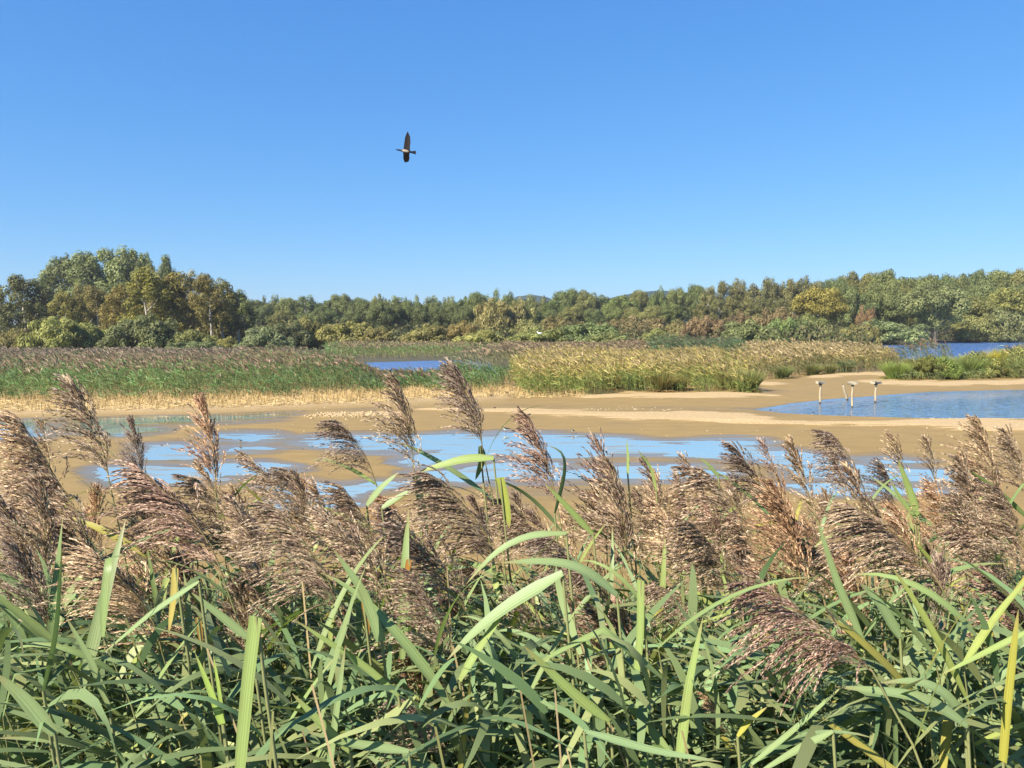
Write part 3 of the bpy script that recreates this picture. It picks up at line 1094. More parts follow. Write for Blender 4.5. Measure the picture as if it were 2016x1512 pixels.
# ------------------------------------------------------------------ tussocks and island bushes
def tussock_mesh(seed, n=1300, h=0.9, spread=0.30, cols=GREEN, tipc=None):
    global rng
    q = Q()
    a = rng.uniform(0, 2 * np.pi, n)
    r0 = np.sqrt(rng.random(n)) * 0.16
    base = np.stack([r0 * np.cos(a), r0 * np.sin(a), np.full(n, -0.05)], 1)
    k = rng.random(n) ** 0.6 * spread
    d = unit(np.stack([np.cos(a) * k, np.sin(a) * k, np.ones(n)], 1))
    b = np.stack([np.cos(a) * k * 0.6, np.sin(a) * k * 0.6, -k * 0.45], 1)
    ribbons(q, base, d, h * rng.uniform(0.55, 1.15, n), rng.uniform(0.008, 0.014, n), b, unit(np.cross(d, rand_unit(n))), 3, pick(cols, n), [0.9, 1, 0.7, 0.1], None if tipc is None else pick(tipc, n))
    # old straw skirt
    m = n // 5
    a = rng.uniform(0, 2 * np.pi, m)
    d = unit(np.stack([np.cos(a), np.sin(a), rng.uniform(0.2, 0.8, m)], 1))
    ribbons(q, np.stack([0.12 * np.cos(a), 0.12 * np.sin(a), np.full(m, 0.02)], 1), d, h * rng.uniform(0.25, 0.5, m), 0.02, np.tile([0, 0, -0.5], (m, 1)), unit(np.cross(d, rand_unit(m))), 2, pick([(0.30, 0.22, 0.11), (0.20, 0.14, 0.07)], m), STRAIGHT2)
    return q.mesh('rush_tussock', M_BLADE)


RUSH = [(0.15, 0.20, 0.07), (0.19, 0.23, 0.08), (0.22, 0.22, 0.09)]
TUSS = [tussock_mesh(i, cols=RUSH, tipc=[(0.30, 0.25, 0.12), (0.20, 0.22, 0.09)]) for i in range(3)]
first = {}
TLIST = [
    (1303, 775, 46, 70, (1.15, 1.0, 0.8), 'olive rush tussock in front of the golden reeds, second from their left end'),
    (1247, 772, 40, 50, (0.75, 1.05, 0.9), 'bluish-green rush tussock between two olive ones on the spit'),
    (1200, 770, 36, 62, (1.5, 1.1, 0.8), 'brownish rush tussock at the left end of the spit tussocks'),
    (1335, 773, 34, 50, (1.3, 1.05, 0.8), 'small brown-green tussock beside the leafy gap in the golden reeds'),
    (1440, 771, 46, 70, (1.3, 1.0, 0.8), 'brownish tussock behind the last green one on the spit'),
    (1472, 775, 52, 66, (0.95, 1.05, 0.75), 'green rush tussock at the right tip of the golden spit'),
    (1540, 750, 30, 46, (0.9, 1.05, 0.8), 'green tussock on the bank behind the bare mud inlet'),
    (1600, 744, 28, 44, (0.95, 1.0, 0.8), 'tussock with a dark undercut base on the inlet bank'),
    (1665, 738, 28, 40, (0.6, 1.0, 1.05), 'blue-green tussock at the foot of the golden reed bank'),
    (1633, 741, 24, 36, (1.0, 1.0, 0.8), 'small olive tussock left of the blue-green one on the bank'),
    (1762, 752, 42, 60, (1.05, 1.35, 0.7), 'bright green tussock at the left tip of the right-hand island'),
    (1810, 750, 46, 70, (1.3, 1.2, 0.7), 'olive tussock with straw at its foot on the island edge'),
    (1905, 748, 52, 80, (1.0, 1.25, 0.8), 'broad green tussock mid-island in front of the tall grass'),
    (1955, 747, 64, 42, (2.0, 1.75, 0.35), 'upright yellow-green tussock on the right-hand island'),
    (1995, 749, 52, 60, (1.0, 1.15, 0.85), 'green tussock right of the yellow-green one'),
]
for i, (u, v, hp, wp, colr, lab) in enumerate(TLIST):
    p = G(u, v - 7, 0.1)
    o = link('rush_tussock', TUSS[i % 3])
    k = hp * p[1] / F / 1.0
    o.location = (p[0], p[1], gz(p[0], p[1]))
    o.scale = (wp * p[1] / F / 0.85, wp * p[1] / F / 0.85, k)
    o.rotation_euler = (0, 0, random.uniform(0, 6))
    o.color = (*colr, 1)
    tag(o, lab, 'tussock', 'rush tussocks on the mud banks')


# ------------------------------------------------------------------ trees
def leaf_lobes(q, lobes, cols, size, per_area, lobe_jit=0.22, elong=1.0, drop=0.0, upbias=0.2):
    """leaf-sized faces spread through lobes: (centre, radii)"""
    lob = []
    for c, r in lobes:
        r = np.asarray(r, float)
        n = max(8, int(per_area * (r[0] * r[1] + r[0] * r[2] + r[1] * r[2]) * 4.0))
        d = rand_unit(n)
        rad = rng.uniform(0.35, 1.08, n) ** 0.6
        p = np.asarray(c) + d * r * rad[:, None]
        nrm = unit(d * 1.1 + rand_unit(n) * 0.55 + np.array([0, 0, upbias]))
        up = np.tile([0.0, 0, 1.0], (n, 1))
        t1 = unit(np.cross(nrm, up + 0.7 * rand_unit(n)))
        t2 = np.cross(nrm, t1)
        s = size * 0.88 * rng.uniform(0.45, 1.5, n)
        base = p - t2 * (s * elong * 0.5)[:, None]
        lc = pick(cols, n, 0.08) * (1 + lobe_jit * rng.normal())
        diamonds(q, base, t2, s * elong, s * 0.85, t1, np.clip(lc, 0.01, 0.6))


def crown_shape(kind, w, h):
    """list of lobes for a crown of width w, height h standing on z=0 (trunk included in h)"""
    L = []
    rx = w / 2
    if kind == 'round':
        z0 = h * 0.12
        for k in range(60):
            d = rand_unit(1)[0]
            d[2] = abs(d[2]) if rng.random() < 0.72 else d[2]
            rr = rng.uniform(0.62, 0.95)
            c = np.array([d[0] * rx * rr, d[1] * rx * rr, z0 + (h - z0) * (0.48 + 0.42 * d[2] * rr)])
            r = w * rng.uniform(0.085, 0.17)
            L.append((c, (r, r, r * rng.uniform(0.65, 0.95))))
        L.append((np.array([0, 0, h * 0.5]), (rx * 0.6, rx * 0.6, h * 0.33)))
    elif kind == 'upright':
        for k in range(64):
            a, f = rng.uniform(0, 2 * np.pi), rng.random()
            z = h * (0.10 + 0.84 * f)
            env = rx * (1 - max(0, (f - 0.45) / 0.55) ** 2.2 * 0.85) * (0.75 + 0.25 * min(1, f * 4))
            rr = env * math.sqrt(rng.uniform(0.15, 1))
            r = w * rng.uniform(0.09, 0.15)
            L.append((np.array([rr * math.cos(a), rr * math.sin(a), z]), (r, r, r * rng.uniform(1.3, 2.3))))
        for k in range(9):
            a = rng.uniform(0, 2 * np.pi)
            rr = rx * 0.5 * rng.random()
            L.append((np.array([rr * math.cos(a), rr * math.sin(a), h * rng.uniform(0.9, 0.99)]), (w * 0.05, w * 0.05, h * 0.05)))
    elif kind == 'birch':
        for k in range(52):
            a, f = rng.uniform(0, 2 * np.pi), rng.random() ** 0.85
            z = h * (0.30 + 0.66 * f)
            env = rx * (1.0 - 0.75 * max(0, (f - 0.35) / 0.65) ** 1.5)
            rr = env * math.sqrt(rng.uniform(0.1, 1))
            r = w * rng.uniform(0.08, 0.15)
            L.append((np.array([rr * math.cos(a), rr * math.sin(a), z]), (r, r, r * rng.uniform(1.0, 1.9))))
    elif kind == 'bush':
        for k in range(54):
            d = rand_unit(1)[0]
            d[2] = abs(d[2])
            rr = rng.uniform(0.6, 0.93)
            c = np.array([d[0] * rx * rr, d[1] * rx * rr, h * (0.08 + 0.80 * d[2] * rr)])
            r = w * rng.uniform(0.06, 0.12)
            L.append((c, (r, r, r * rng.uniform(0.8, 1.5))))
        L.append((np.array([0, 0, h * 0.32]), (rx * 0.62, rx * 0.62, h * 0.38)))
    return L


def trunk_mesh(kind, w, h, mat):
    q = Q()
    if kind == 'birch':
        lean = rng.normal(0, 0.04, 2)
        ptsz = np.linspace(-0.3, h * 0.93, 9)
        wob = np.cumsum(rng.normal(0, 0.10, (9, 2)), 0)
        main = np.stack([lean[0] * ptsz + wob[:, 0], lean[1] * ptsz + wob[:, 1], ptsz], 1)
        tube(q, main, np.linspace(0.27, 0.04, 9), 6)
        for k in range(9):
            i = rng.integers(3, 8)
            a = rng.uniform(0, 2 * np.pi)
            l = w * rng.uniform(0.25, 0.45)
            s = main[i]
            e = s + np.array([math.cos(a) * l * 0.7, math.sin(a) * l * 0.7, l * 1.0])
            mid = (s + e) / 2 + np.array([math.cos(a), math.sin(a), 0]) * l * 0.12
            tube(q, [s, mid, e], [0.10 * (1 - i / 12), 0.06, 0.02], 5)
    elif kind == 'bush':
        for k in range(9):
            a = rng.uniform(0, 2 * np.pi)
            r = w * rng.uniform(0.1, 0.4)
            tube(q, [(0.2 * math.cos(a), 0.2 * math.sin(a), -0.2), (r * 0.5 * math.cos(a), r * 0.5 * math.sin(a), h * 0.4), (r * math.cos(a), r * math.sin(a), h * 0.85)], [0.07, 0.05, 0.015], 5)
    else:
        zz = np.linspace(-0.4, h * 0.75, 6)
        wob = np.cumsum(rng.normal(0, 0.12, (6, 2)), 0)
        main = np.stack([wob[:, 0], wob[:, 1], zz], 1)
        tube(q, main, np.linspace(0.34, 0.07, 6), 7)
        for k in range(12):
            i = rng.integers(1, 5)
            a = rng.uniform(0, 2 * np.pi)
            l = w * rng.uniform(0.25, 0.42)
            s = main[i]
            up = 1.6 if kind == 'upright' else 0.7
            e = s + np.array([math.cos(a) * l, math.sin(a) * l, l * up])
            tube(q, [s, (s + e) / 2 + np.array([0, 0, -0.1 * l]), e], [0.14, 0.09, 0.03], 5)
    return q.mesh('trunk', mat)


NEUT = [(0.205, 0.200, 0.088), (0.175, 0.173, 0.075), (0.25, 0.237, 0.107), (0.152, 0.153, 0.067)]
KINDS = {   # kind: (w, h, leaf size, density, elong, bark)
    'round': (11, 13, 0.32, 12.0, 1.3, M_BARK),
    'upright': (9, 20, 0.30, 11.5, 1.6, M_BARK),
    'birch': (7, 15, 0.22, 15.0, 1.9, M_BIRCH),
    'bush': (8, 6, 0.17, 30.0, 2.6, M_BARK),
}
PROTO = {}
for kd, (w, h, s, den, el, bark) in KINDS.items():
    PROTO[kd] = []
    for i in range(5):
        q = Q()
        leaf_lobes(q, crown_shape(kd, w, h), NEUT, s, den, 0.16, el)
        vv_ = q.v
        allv = np.concatenate(vv_)
        kz = h / np.percentile(allv[:, 2], 99.3)
        kx = w / 2 / np.percentile(np.hypot(allv[:, 0], allv[:, 1]), 96)
        q.v = [a * np.array([kx, kx, kz], np.float32) for a in vv_]
        PROTO[kd].append((q.mesh('crown', M_TREE), trunk_mesh(kd, w, h, bark)))


ORDW = 'first second third fourth fifth sixth seventh eighth ninth tenth eleventh twelfth thirteenth'.split()


def nth(i, n):
    """place in a row of n, counted from the nearer end"""
    if n % 2 and i == n // 2:
        return 'middle'
    return (ORDW[i] + ' from left') if i < n / 2 else (ORDW[n - 1 - i] + ' from right')


def hue(t):
    return 'dark green' if t[0] < 0.84 and t[1] < 1.06 else ('olive' if t[0] > 1.12 else ('grey-green' if t[0] > 0.97 else 'mid-green'))


def tree(name, kind, u, top, wpx, D, tint, label, cat='tree', group=None, ground_z=None, i=[0]):
    w0, h0 = KINDS[kind][:2]
    x = (u - CX) / F * D
    gzv = ground_z if ground_z is not None else 0.3
    ztop = EYE + (HOR - top) / F * D
    h = ztop - gzv
    r = bpy.data.objects.new(name, None)
    r.empty_display_size = 0.5
    COL.objects.link(r)
    r.location = (x, D, gzv)
    r.rotation_euler = (0, 0, random.uniform(0, 6.28))
    k = wpx * D / F / w0
    r.scale = (k, k, h / h0)
    i[0] += 1
    tint = tuple(a ** 0.78 for a in tint)
    cm, tm = PROTO[kind][i[0] % 5]
    t = link('trunk', tm, r)
    c = link('crown', cm, r)
    j = random.uniform(0.9, 1.12)
    c.color = (tint[0] * j, tint[1] * j, tint[2] * j, 1)
    tag(r, label, cat, group)
    return r


# the left-hand clump
POP = (1.5, 1.75, 1.6)
g = 'tall pale poplars at the back of the left clump'
for u, top, w, lab in ((128, 512, 78, 'pale grey-green poplar at the left end of the tall poplar row'),
                       (168, 502, 80, 'second pale poplar from the left in the tall row'),
                       (212, 497, 84, 'pale poplar at the middle and top of the tall row'),
                       (256, 495, 82, 'tallest pale poplar, right of the middle of the row'),
                       (290, 506, 64, 'pale poplar at the right end of the tall row'),
                       (332, 508, 44, 'thin wispy poplar standing apart just right of the row')):
    tree('poplar_tree', 'upright', u, top, w * (1.0 if u > 310 else 1.3), 172, POP, lab, group=g)
g = 'birches of the left clump'
BIR = (1.45, 1.2, 0.8)
for u, top, w, t, lab in ((52, 545, 78, (0.95, 0.98, 0.85), 'dark birch standing clear at the far left'),
                          (-12, 552, 60, (0.9, 0.92, 0.85), 'dark tree cut off by the left edge of the view'),
                          (92, 565, 60, (0.88, 0.92, 0.8), 'dark drooping birch between the far left birch and the poplars'),
                          (128, 575, 54, (1.5, 1.3, 0.8), 'low olive birch below the left end of the poplars'),
                          (168, 562, 50, BIR, 'sparse brown birch with pale trunk below the poplars'),
                          (195, 566, 48, (1.5, 1.2, 0.85), 'thin russet birch between the brown and orange-brown ones'),
                          (240, 565, 56, (1.6, 1.18, 0.75), 'orange-brown birch left of the golden one'),
                          (297, 529, 78, (1.5, 1.35, 0.6), 'golden birch rising in the middle of the clump'),
                          (338, 545, 60, (1.6, 1.2, 0.7), 'brown birch right of the golden one'),
                          (372, 537, 74, (1.6, 1.3, 0.7), 'broad orange-gold birch, right centre of the clump'),
                          (412, 542, 62, (1.5, 1.2, 0.78), 'russet birch next to the broad orange one'),
                          (442, 553, 60, (1.3, 1.2, 0.75), 'olive-brown birch near the right end of the clump'),
                          (470, 574, 54, (0.8, 0.95, 0.7), 'birch tinted dark for shade, closing the right end of the clump')):  # low tint on the last birch paints the clump's shaded right edge
    tree('birch_tree', 'birch', u, top, w * 1.35, 128 + random.uniform(-5, 8), t, lab, group=g)
for (u, top, w, t), lb_ in zip(((110, 590, 120, (1.0, 1.0, 0.8)), (215, 592, 130, (1.25, 1.1, 0.8)), (330, 580, 130, (1.25, 1.0, 0.75)), (425, 590, 120, (1.1, 0.95, 0.75))), ('behind the bright yellow-green willow', 'left of the dark round bush', 'behind the dark round bush', 'behind the right-hand yellowish bush')):
    tree('birch_tree', 'bush', u, top, w, 142, t, 'dark lower birch ' + lb_, group='shaded birches inside the left clump')
# bushes in front, left
BUSH = [
    (25, 652, 90, 112, (1.35, 1.15, 0.7), 'brownish bush at the far left edge of the reeds'),
    (118, 632, 118, 112, (1.5, 1.6, 0.75), 'bright yellow-green willow bush at the left'),
    (178, 645, 84, 118, (1.15, 1.35, 0.7), 'mid-green bush behind the bright yellow-green one'),
    (225, 672, 70, 110, (1.0, 1.1, 0.9), 'low grey-green bush between the willow and the dark round bush'),
    (292, 626, 140, 112, (0.85, 0.98, 0.65), 'large dark olive round bush in front of the birches'),
    (388, 654, 84, 112, (1.35, 1.4, 0.75), 'yellowish bush right of the dark round one'),
    (385, 676, 100, 108, (0.95, 1.2, 0.95), 'low silvery bush at the reed edge below the birches'),
    (443, 668, 50, 112, (1.6, 1.5, 0.7), 'small yellow bush at the foot of the dark right birch'),
    (525, 650, 104, 106, (1.15, 1.4, 1.2), 'silver-leaved willow bush at the right foot of the clump'),
    (560, 640, 110, 118, (0.8, 0.9, 0.7), 'dark bush in shade behind the silver willow'),
    (612, 630, 100, 125, (1.45, 1.35, 0.75), 'olive-brown scrub willow right of the silver willow'),
    (690, 640, 118, 122, (1.4, 1.3, 0.7), 'brown-olive dome of scrub willow, left of the dark alders'),
    (742, 650, 70, 118, (1.5, 1.3, 0.75), 'small brownish willow at the foot of the alders'),
    (838, 644, 96, 120, (1.6, 1.45, 0.85), 'pale brown willow dome in front of the alders'),
    (908, 639, 100, 122, (1.8, 1.35, 0.8), 'tawny willow bush right of the pale dome'),
    (950, 655, 120, 112, (1.6, 1.6, 0.8), 'olive willow spreading below the tall brown one'),
    (975, 598, 96, 165, (1.5, 1.3, 0.8), 'tall brown-olive sallow, left of a pair at centre'),
    (1020, 600, 70, 170, (1.45, 1.3, 0.8), 'tall brown-olive sallow, right of a pair at centre'),
    (1060, 650, 126, 118, (1.45, 1.6, 0.8), 'green-gold willow dome with a white egret on it'),
    (1100, 630, 110, 150, (1.6, 1.25, 0.85), 'dull brown scrub behind the egret bush'),
    (1048, 634, 80, 150, (1.3, 1.3, 0.75), 'olive scrub left of the dull brown scrub'),
    (1160, 642, 130, 125, (0.95, 1.25, 0.8), 'fresh green willow bush right of the egret bush'),
    (1190, 660, 90, 115, (1.3, 1.5, 0.85), 'low pale green bush in front of the fresh green willow'),
    (1262, 629, 110, 150, (1.3, 1.0, 0.8), 'reddish-brown hawthorn scrub right of centre'),
    (1212, 632, 80, 155, (1.4, 1.05, 0.75), 'rusty hawthorn left of the reddish scrub'),
    (1300, 652, 76, 120, (1.35, 1.45, 0.75), 'small round green bush below the red hawthorn'),
    (1385, 629, 84, 145, (1.45, 0.95, 0.85), 'brick-red rounded hawthorn bush'),
    (1335, 636, 70, 150, (1.4, 1.2, 0.8), 'brown-green bush left of the brick-red hawthorn'),
    (1472, 636, 112, 130, (1.15, 1.35, 0.85), 'bright green willow dome right of the brick-red bush'),
    (1455, 620, 60, 165, (1.3, 0.88, 0.75), 'dark red bush peeping over the bright green dome'),
    (1520, 612, 80, 170, (1.3, 0.95, 0.75), 'long rusty-red hawthorn below the woodland'),
    (1548, 632, 90, 150, (0.95, 1.35, 0.7), 'mid-green bush left of the yellow tree'),
    (1592, 625, 80, 155, (1.2, 1.4, 0.65), 'yellowish-green bush at the foot of the yellow tree'),
    (1700, 610, 42, 172, (1.45, 0.85, 0.7), 'narrow red-brown bush between the yellow and silver trees'),
    (1740, 636, 150, 160, (1.25, 1.6, 1.2), 'low silver-green willow scrub along the far shore'),
    (1690, 642, 70, 155, (1.7, 1.5, 0.8), 'small straw-green bush at the far shore below the yellow tree'),
    (1930, 625, 90, 180, (1.3, 1.35, 0.75), 'olive bush right of the silver willow'),
    (1985, 614, 96, 178, (0.9, 1.0, 0.7), 'dark olive bush near the right edge of the far shore'),
]
for u, top, w, D, t, lab in BUSH:
    tree('willow_bush', 'bush', u, top - 3, w * 1.08, D, [t[0] * 1.12, t[1] * 1.10, t[2] * 1.45], lab, 'bush', 'bushes between the reeds and the woods')
for u, top, w, t, lab in ((1862, 704, 70, (0.95, 1.35, 0.6), 'low leafy green bush on the right-hand island'),
                          (1822, 702, 74, (1.2, 1.3, 0.7), 'olive bush at the left of the right-hand island'),
                          (1945, 694, 96, (1.35, 1.35, 0.75), 'pale olive bush behind the yellow-green tussock'),
                          (2012, 688, 90, (1.2, 1.25, 0.8), 'green bush on the island at the right edge')):
    tree('island_bush', 'bush', u, top, w, 57 if u < 1900 else 59, t, lab, 'bush', 'bushes on the right-hand island', 0.1)
# single trees on the right
tree('yellow_tree', 'round', 1612, 570, 104, 172, (1.65, 1.35, 0.58), 'golden yellow rounded tree on the right', group=None)
tree('silver_willow', 'round', 1838, 560, 118, 170, (1.15, 1.3, 1.15), 'large silver-grey willow on the right shore', group=None)
for u, top, w, t, lab in ((1765, 590, 86, (0.85, 1.05, 0.7), 'dark green tree left of the silver willow'),
                          (1690, 580, 70, (0.72, 0.95, 0.75), 'dark ivy-clad tree right of the yellow tree'),
                          (1905, 585, 96, (1.2, 1.2, 0.75), 'olive tree right of the silver willow'),
                          (1985, 570, 100, (1.35, 1.35, 0.75), 'yellow-olive tree at the right edge'),
                          (1655, 560, 60, (0.9, 1.1, 0.85), 'grey-green tree rising behind the yellow tree'),
                          (1735, 560, 74, (0.95, 1.1, 0.8), 'green tree in the middle of the right wood, second row')):
    tree('broadleaf_tree', 'round', u, top, w, 185, t, lab)
# dark alders, second row at centre
g = 'dark alders behind the willow scrub'
for k, (u, top) in enumerate(((700, 606), (722, 598), (750, 596), (775, 600), (803, 604), (832, 600), (860, 606), (888, 600), (915, 606))):
    tree('alder_tree', 'round', u, top, 50, 176 + random.uniform(-6, 6), (0.72, 0.88, 0.7), 'dark green alder, ' + nth(k, 9) + ' in the row behind the willow scrub', group=g)
# the long treeline
line = [(500, 588), (535, 592), (570, 588), (606, 580), (640, 592), (676, 583), (712, 592), (745, 590), (780, 584), (815, 586), (852, 592), (886, 588), (918, 592), (942, 577), (985, 582), (1025, 590), (1058, 588), (1090, 590), (1116, 578), (1150, 582), (1186, 583), (1222, 585), (1256, 580), (1290, 575), (1330, 573), (1370, 570)]
for k, (u, top) in enumerate(line):
    t = random.choice([(0.85, 1.1, 0.65), (1.0, 1.15, 0.75), (0.78, 1.0, 0.65), (1.15, 1.2, 0.8)])
    tree('broadleaf_tree', random.choice(['round', 'round', 'birch', 'bush']), u, top - 2 + random.uniform(-6, 6), random.uniform(46, 76), 235 + random.uniform(-8, 14), t, f'rounded {hue(t)} tree, {nth(k, 26)} on the central skyline', group='trees of the central skyline')
for k, (u, top) in enumerate(((520, 606), (560, 612), (600, 618), (640, 606), (1045, 606), (1085, 612), (1125, 605), (1165, 610), (1205, 606), (1245, 606), (1285, 604), (1320, 600))):
    t = random.choice([(0.9, 1.1, 0.7), (1.1, 1.1, 0.75), (0.75, 0.95, 0.7)])
    tree('broadleaf_tree', 'round', u, top, random.uniform(48, 62), 205 + random.uniform(-8, 8), t, f'lower {hue(t)} tree, {nth(k, 12)} of those in front of the central skyline', group='second row of the central treeline')
# tall upright grey-brown wood, right of centre
for k, (u, top) in enumerate(((1398, 566), (1425, 556), (1450, 552), (1478, 562), (1508, 549), (1532, 558), (1558, 552), (1580, 547), (1604, 556))):
    tree('ash_tree', 'birch', u, top, 52, 225 + random.uniform(-6, 6), random.choice([(1.25, 1.15, 0.9), (1.1, 1.05, 0.85), (1.35, 1.2, 0.85)]), 'slender grey-brown tree, ' + nth(k, 9) + ' in the upright wood left of the yellow tree', group='slender trees of the upright wood')
for k, (u, top) in enumerate(((1380, 596), (1410, 590), (1440, 588), (1470, 594), (1500, 586), (1535, 590))):
    tree('ash_tree', 'birch', u, top, 50, 205, random.choice([(1.3, 1.2, 0.85), (1.0, 1.0, 0.75)]), 'shorter brownish tree, ' + nth(k, 6) + ' along the front of the upright wood', group='front trees of the upright wood')
for k, (u, top) in enumerate(((1640, 546), (1672, 541), (1706, 538), (1740, 536), (1776, 545), (1812, 540), (1848, 543), (1884, 541), (1920, 538), (1956, 536), (1992, 535), (2030, 536))):
    t = random.choice([(0.8, 1.05, 0.75), (1.0, 1.15, 0.75), (1.25, 1.2, 0.75), (0.7, 0.95, 0.7)])
    tree('broadleaf_tree', random.choice(['round', 'round', 'round', 'bush']), u, top + random.uniform(-5, 7), random.uniform(50, 84), 228 + random.uniform(-8, 8), t, f'rounded {hue(t)} tree, {nth(k, 12)} on the skyline of the right-hand wood', group='skyline trees of the right-hand wood')
for k, (u, top) in enumerate(((1660, 572), (1710, 566), (1775, 566), (1795, 575), (1880, 566), (1925, 562), (1960, 570), (2010, 562))):
    t = random.choice([(0.85, 1.05, 0.8), (1.3, 1.25, 0.75), (1.1, 1.1, 0.7)])
    tree('broadleaf_tree', 'round', u, top, random.uniform(56, 70), 205 + random.uniform(-6, 6), t, f'rounded {hue(t)} tree, {nth(k, 8)} inside the right-hand wood below its skyline', group='middle trees of the right-hand wood')
# wood that closes the view behind: one mass
q = Q()
lobes = []
for u in np.arange(-700, 2800, 16):
    top = np.interp(u, [-700, 0, 100, 500, 940, 1200, 1400, 1600, 1750, 2016, 2800], [590, 600, 595, 600, 598, 596, 584, 566, 552, 548, 552]) + random.uniform(-3, 9)
    for j in range(4):
        D = 262 + 12 * j
        zt = EYE + (HOR - top) / F * D
        for zz in (0.25, 0.6, 0.88):
            lobes.append((np.array([(u + random.uniform(-10, 10)) / F * D - CX / F * D, D + random.uniform(-5, 5), zt * zz]), (3.4, 3.4, zt * 0.2)))
leaf_lobes(q, lobes, [(0.085, 0.11, 0.045), (0.075, 0.10, 0.04), (0.11, 0.125, 0.055)], 1.1, 0.36, 0.18)
tag(link('woodland', q.mesh('woodland', M_TREE)), 'continuous dark green wood behind the separate trees', 'woodland', kind='stuff')
# scrub floor under the bushes
q = Q()
lobes = []
for k in range(560):
    u = rng.uniform(-500, 2500)
    D = rng.uniform(126, 200)
    if u > 1700 and D < 190:
        continue
    lobes.append((np.array([(u - CX) / F * D, D, 0.7 + (D > 138) * 0.9]), (3.2, 2.4, rng.uniform(0.9, 1.9) * (2.0 if D > 138 else 1))))
leaf_lobes(q, lobes, [(0.14, 0.14, 0.06), (0.11, 0.13, 0.05), (0.18, 0.15, 0.07)], 0.45, 2.2, 0.2, 1.6)
tag(link('undergrowth', q.mesh('undergrowth', M_TREE)), 'rough olive undergrowth between the bushes', 'undergrowth', kind='stuff')


# ------------------------------------------------------------------ posts with trays
def timber_post(u, v_foot, v_top, D, wpx, tray, label, yaw=0.0):
    b = P(u, v_foot, D)
    ppm = F / D
    top = EYE + (HOR - v_top) / F * D
    r = bpy.data.objects.new('tray_post', None)
    COL.objects.link(r)
    r.location = (b[0], D, 0)
    r.rotation_euler = (0, 0, yaw)
    rad = wpx / ppm / 2
    tw, th, td = tray
    zb = top - th                       # underside of the tray
    q = Q()
    zz = np.array([0.10, 0.35, 0.6, 0.85, 1.0])
    tube(q, [(0.01 * math.sin(z * 9), 0, 0.10 + (zb - 0.17) * (z - 0.1) / 0.9) for z in zz], np.array([1.0, 1.02, 0.98, 1.0, 0.96]) * rad, 9)
    link('post', q.mesh('post', M_POST, True), r)
    q = Q()
    tube(q, [(0, 0, -0.4), (0, 0, -0.1), (0.004, 0, 0.10)], rad * 1.04, 9)
    link('wet_foot', q.mesh('wet_foot', M_WETWOOD, True), r)
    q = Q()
    box(q, (0, 0, zb - 0.035), (rad * 2.3, rad * 2.3, 0.07))  # dark box standing for the shade the tray throws on the post
    link('tray_shade', q.mesh('tray_shade', M_SHADE), r)
    q = Q()
    box(q, (0, 0, zb + 0.012), (tw, td, 0.022))
    link('tray_floor', q.mesh('tray_floor', M_TRAY), r)
    for (cx, cy, sx, sy) in ((0, -td / 2, tw, 0.025), (0, td / 2, tw, 0.025), (-tw / 2 + 0.013, 0, 0.024, td - 0.028), (tw / 2 - 0.013, 0, 0.024, td - 0.028)):
        q = Q()
        box(q, (cx, cy, zb + th / 2 + 0.004), (sx, sy, th))
        link('side_board', q.mesh('side_board', M_TRAY), r)
    return tag(r, label, 'post', 'posts with wooden trays standing in the pond')


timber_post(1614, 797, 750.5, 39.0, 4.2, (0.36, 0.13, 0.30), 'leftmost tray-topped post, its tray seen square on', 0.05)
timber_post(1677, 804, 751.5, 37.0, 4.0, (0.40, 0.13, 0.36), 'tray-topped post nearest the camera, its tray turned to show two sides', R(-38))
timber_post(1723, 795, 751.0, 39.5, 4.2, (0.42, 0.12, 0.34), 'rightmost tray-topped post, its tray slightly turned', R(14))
r = bpy.data.objects.new('leaning_post', None)
COL.objects.link(r)
b = P(1668, 789, 40.8)
t_ = P(1659.5, 757, 40.6)
r.location = (b[0], 40.8, 0)
q = Q()
e = t_ - np.array([b[0], 40.8, 0])
tube(q, [e * 0.12, e * 0.5, e * 0.98, e], [0.066, 0.064, 0.062, 0.05], 9)
link('post', q.mesh('post', M_POST, True), r)
q = Q()
tube(q, [-e * 0.3, e * 0.0, e * 0.12], 0.068, 9)
link('wet_foot', q.mesh('wet_foot', M_WETWOOD, True), r)
tag(r, 'bare timber post leaning left without a tray', 'post')


# ------------------------------------------------------------------ birds
def loft(q, secs, sides=12):
    """secs: (centre xyz, radius_y, radius_z, colour_top, colour_bottom) along x"""
    V, C = [], []
    for (c, ry, rz, ct, cb) in secs:
        for k in range(sides):
            a = 2 * math.pi * k / sides
            V.append((c[0], c[1] + ry * math.cos(a), c[2] + rz * math.sin(a)))
            m = 1 if math.sin(a) > -0.15 else 0
            C.append(ct if m else cb)
    f = [(i * sides + j, i * sides + (j + 1) % sides, (i + 1) * sides + (j + 1) % sides, (i + 1) * sides + j) for i in range(len(secs) - 1) for j in range(sides)]
    q.add(V, f, np.array(C, float))


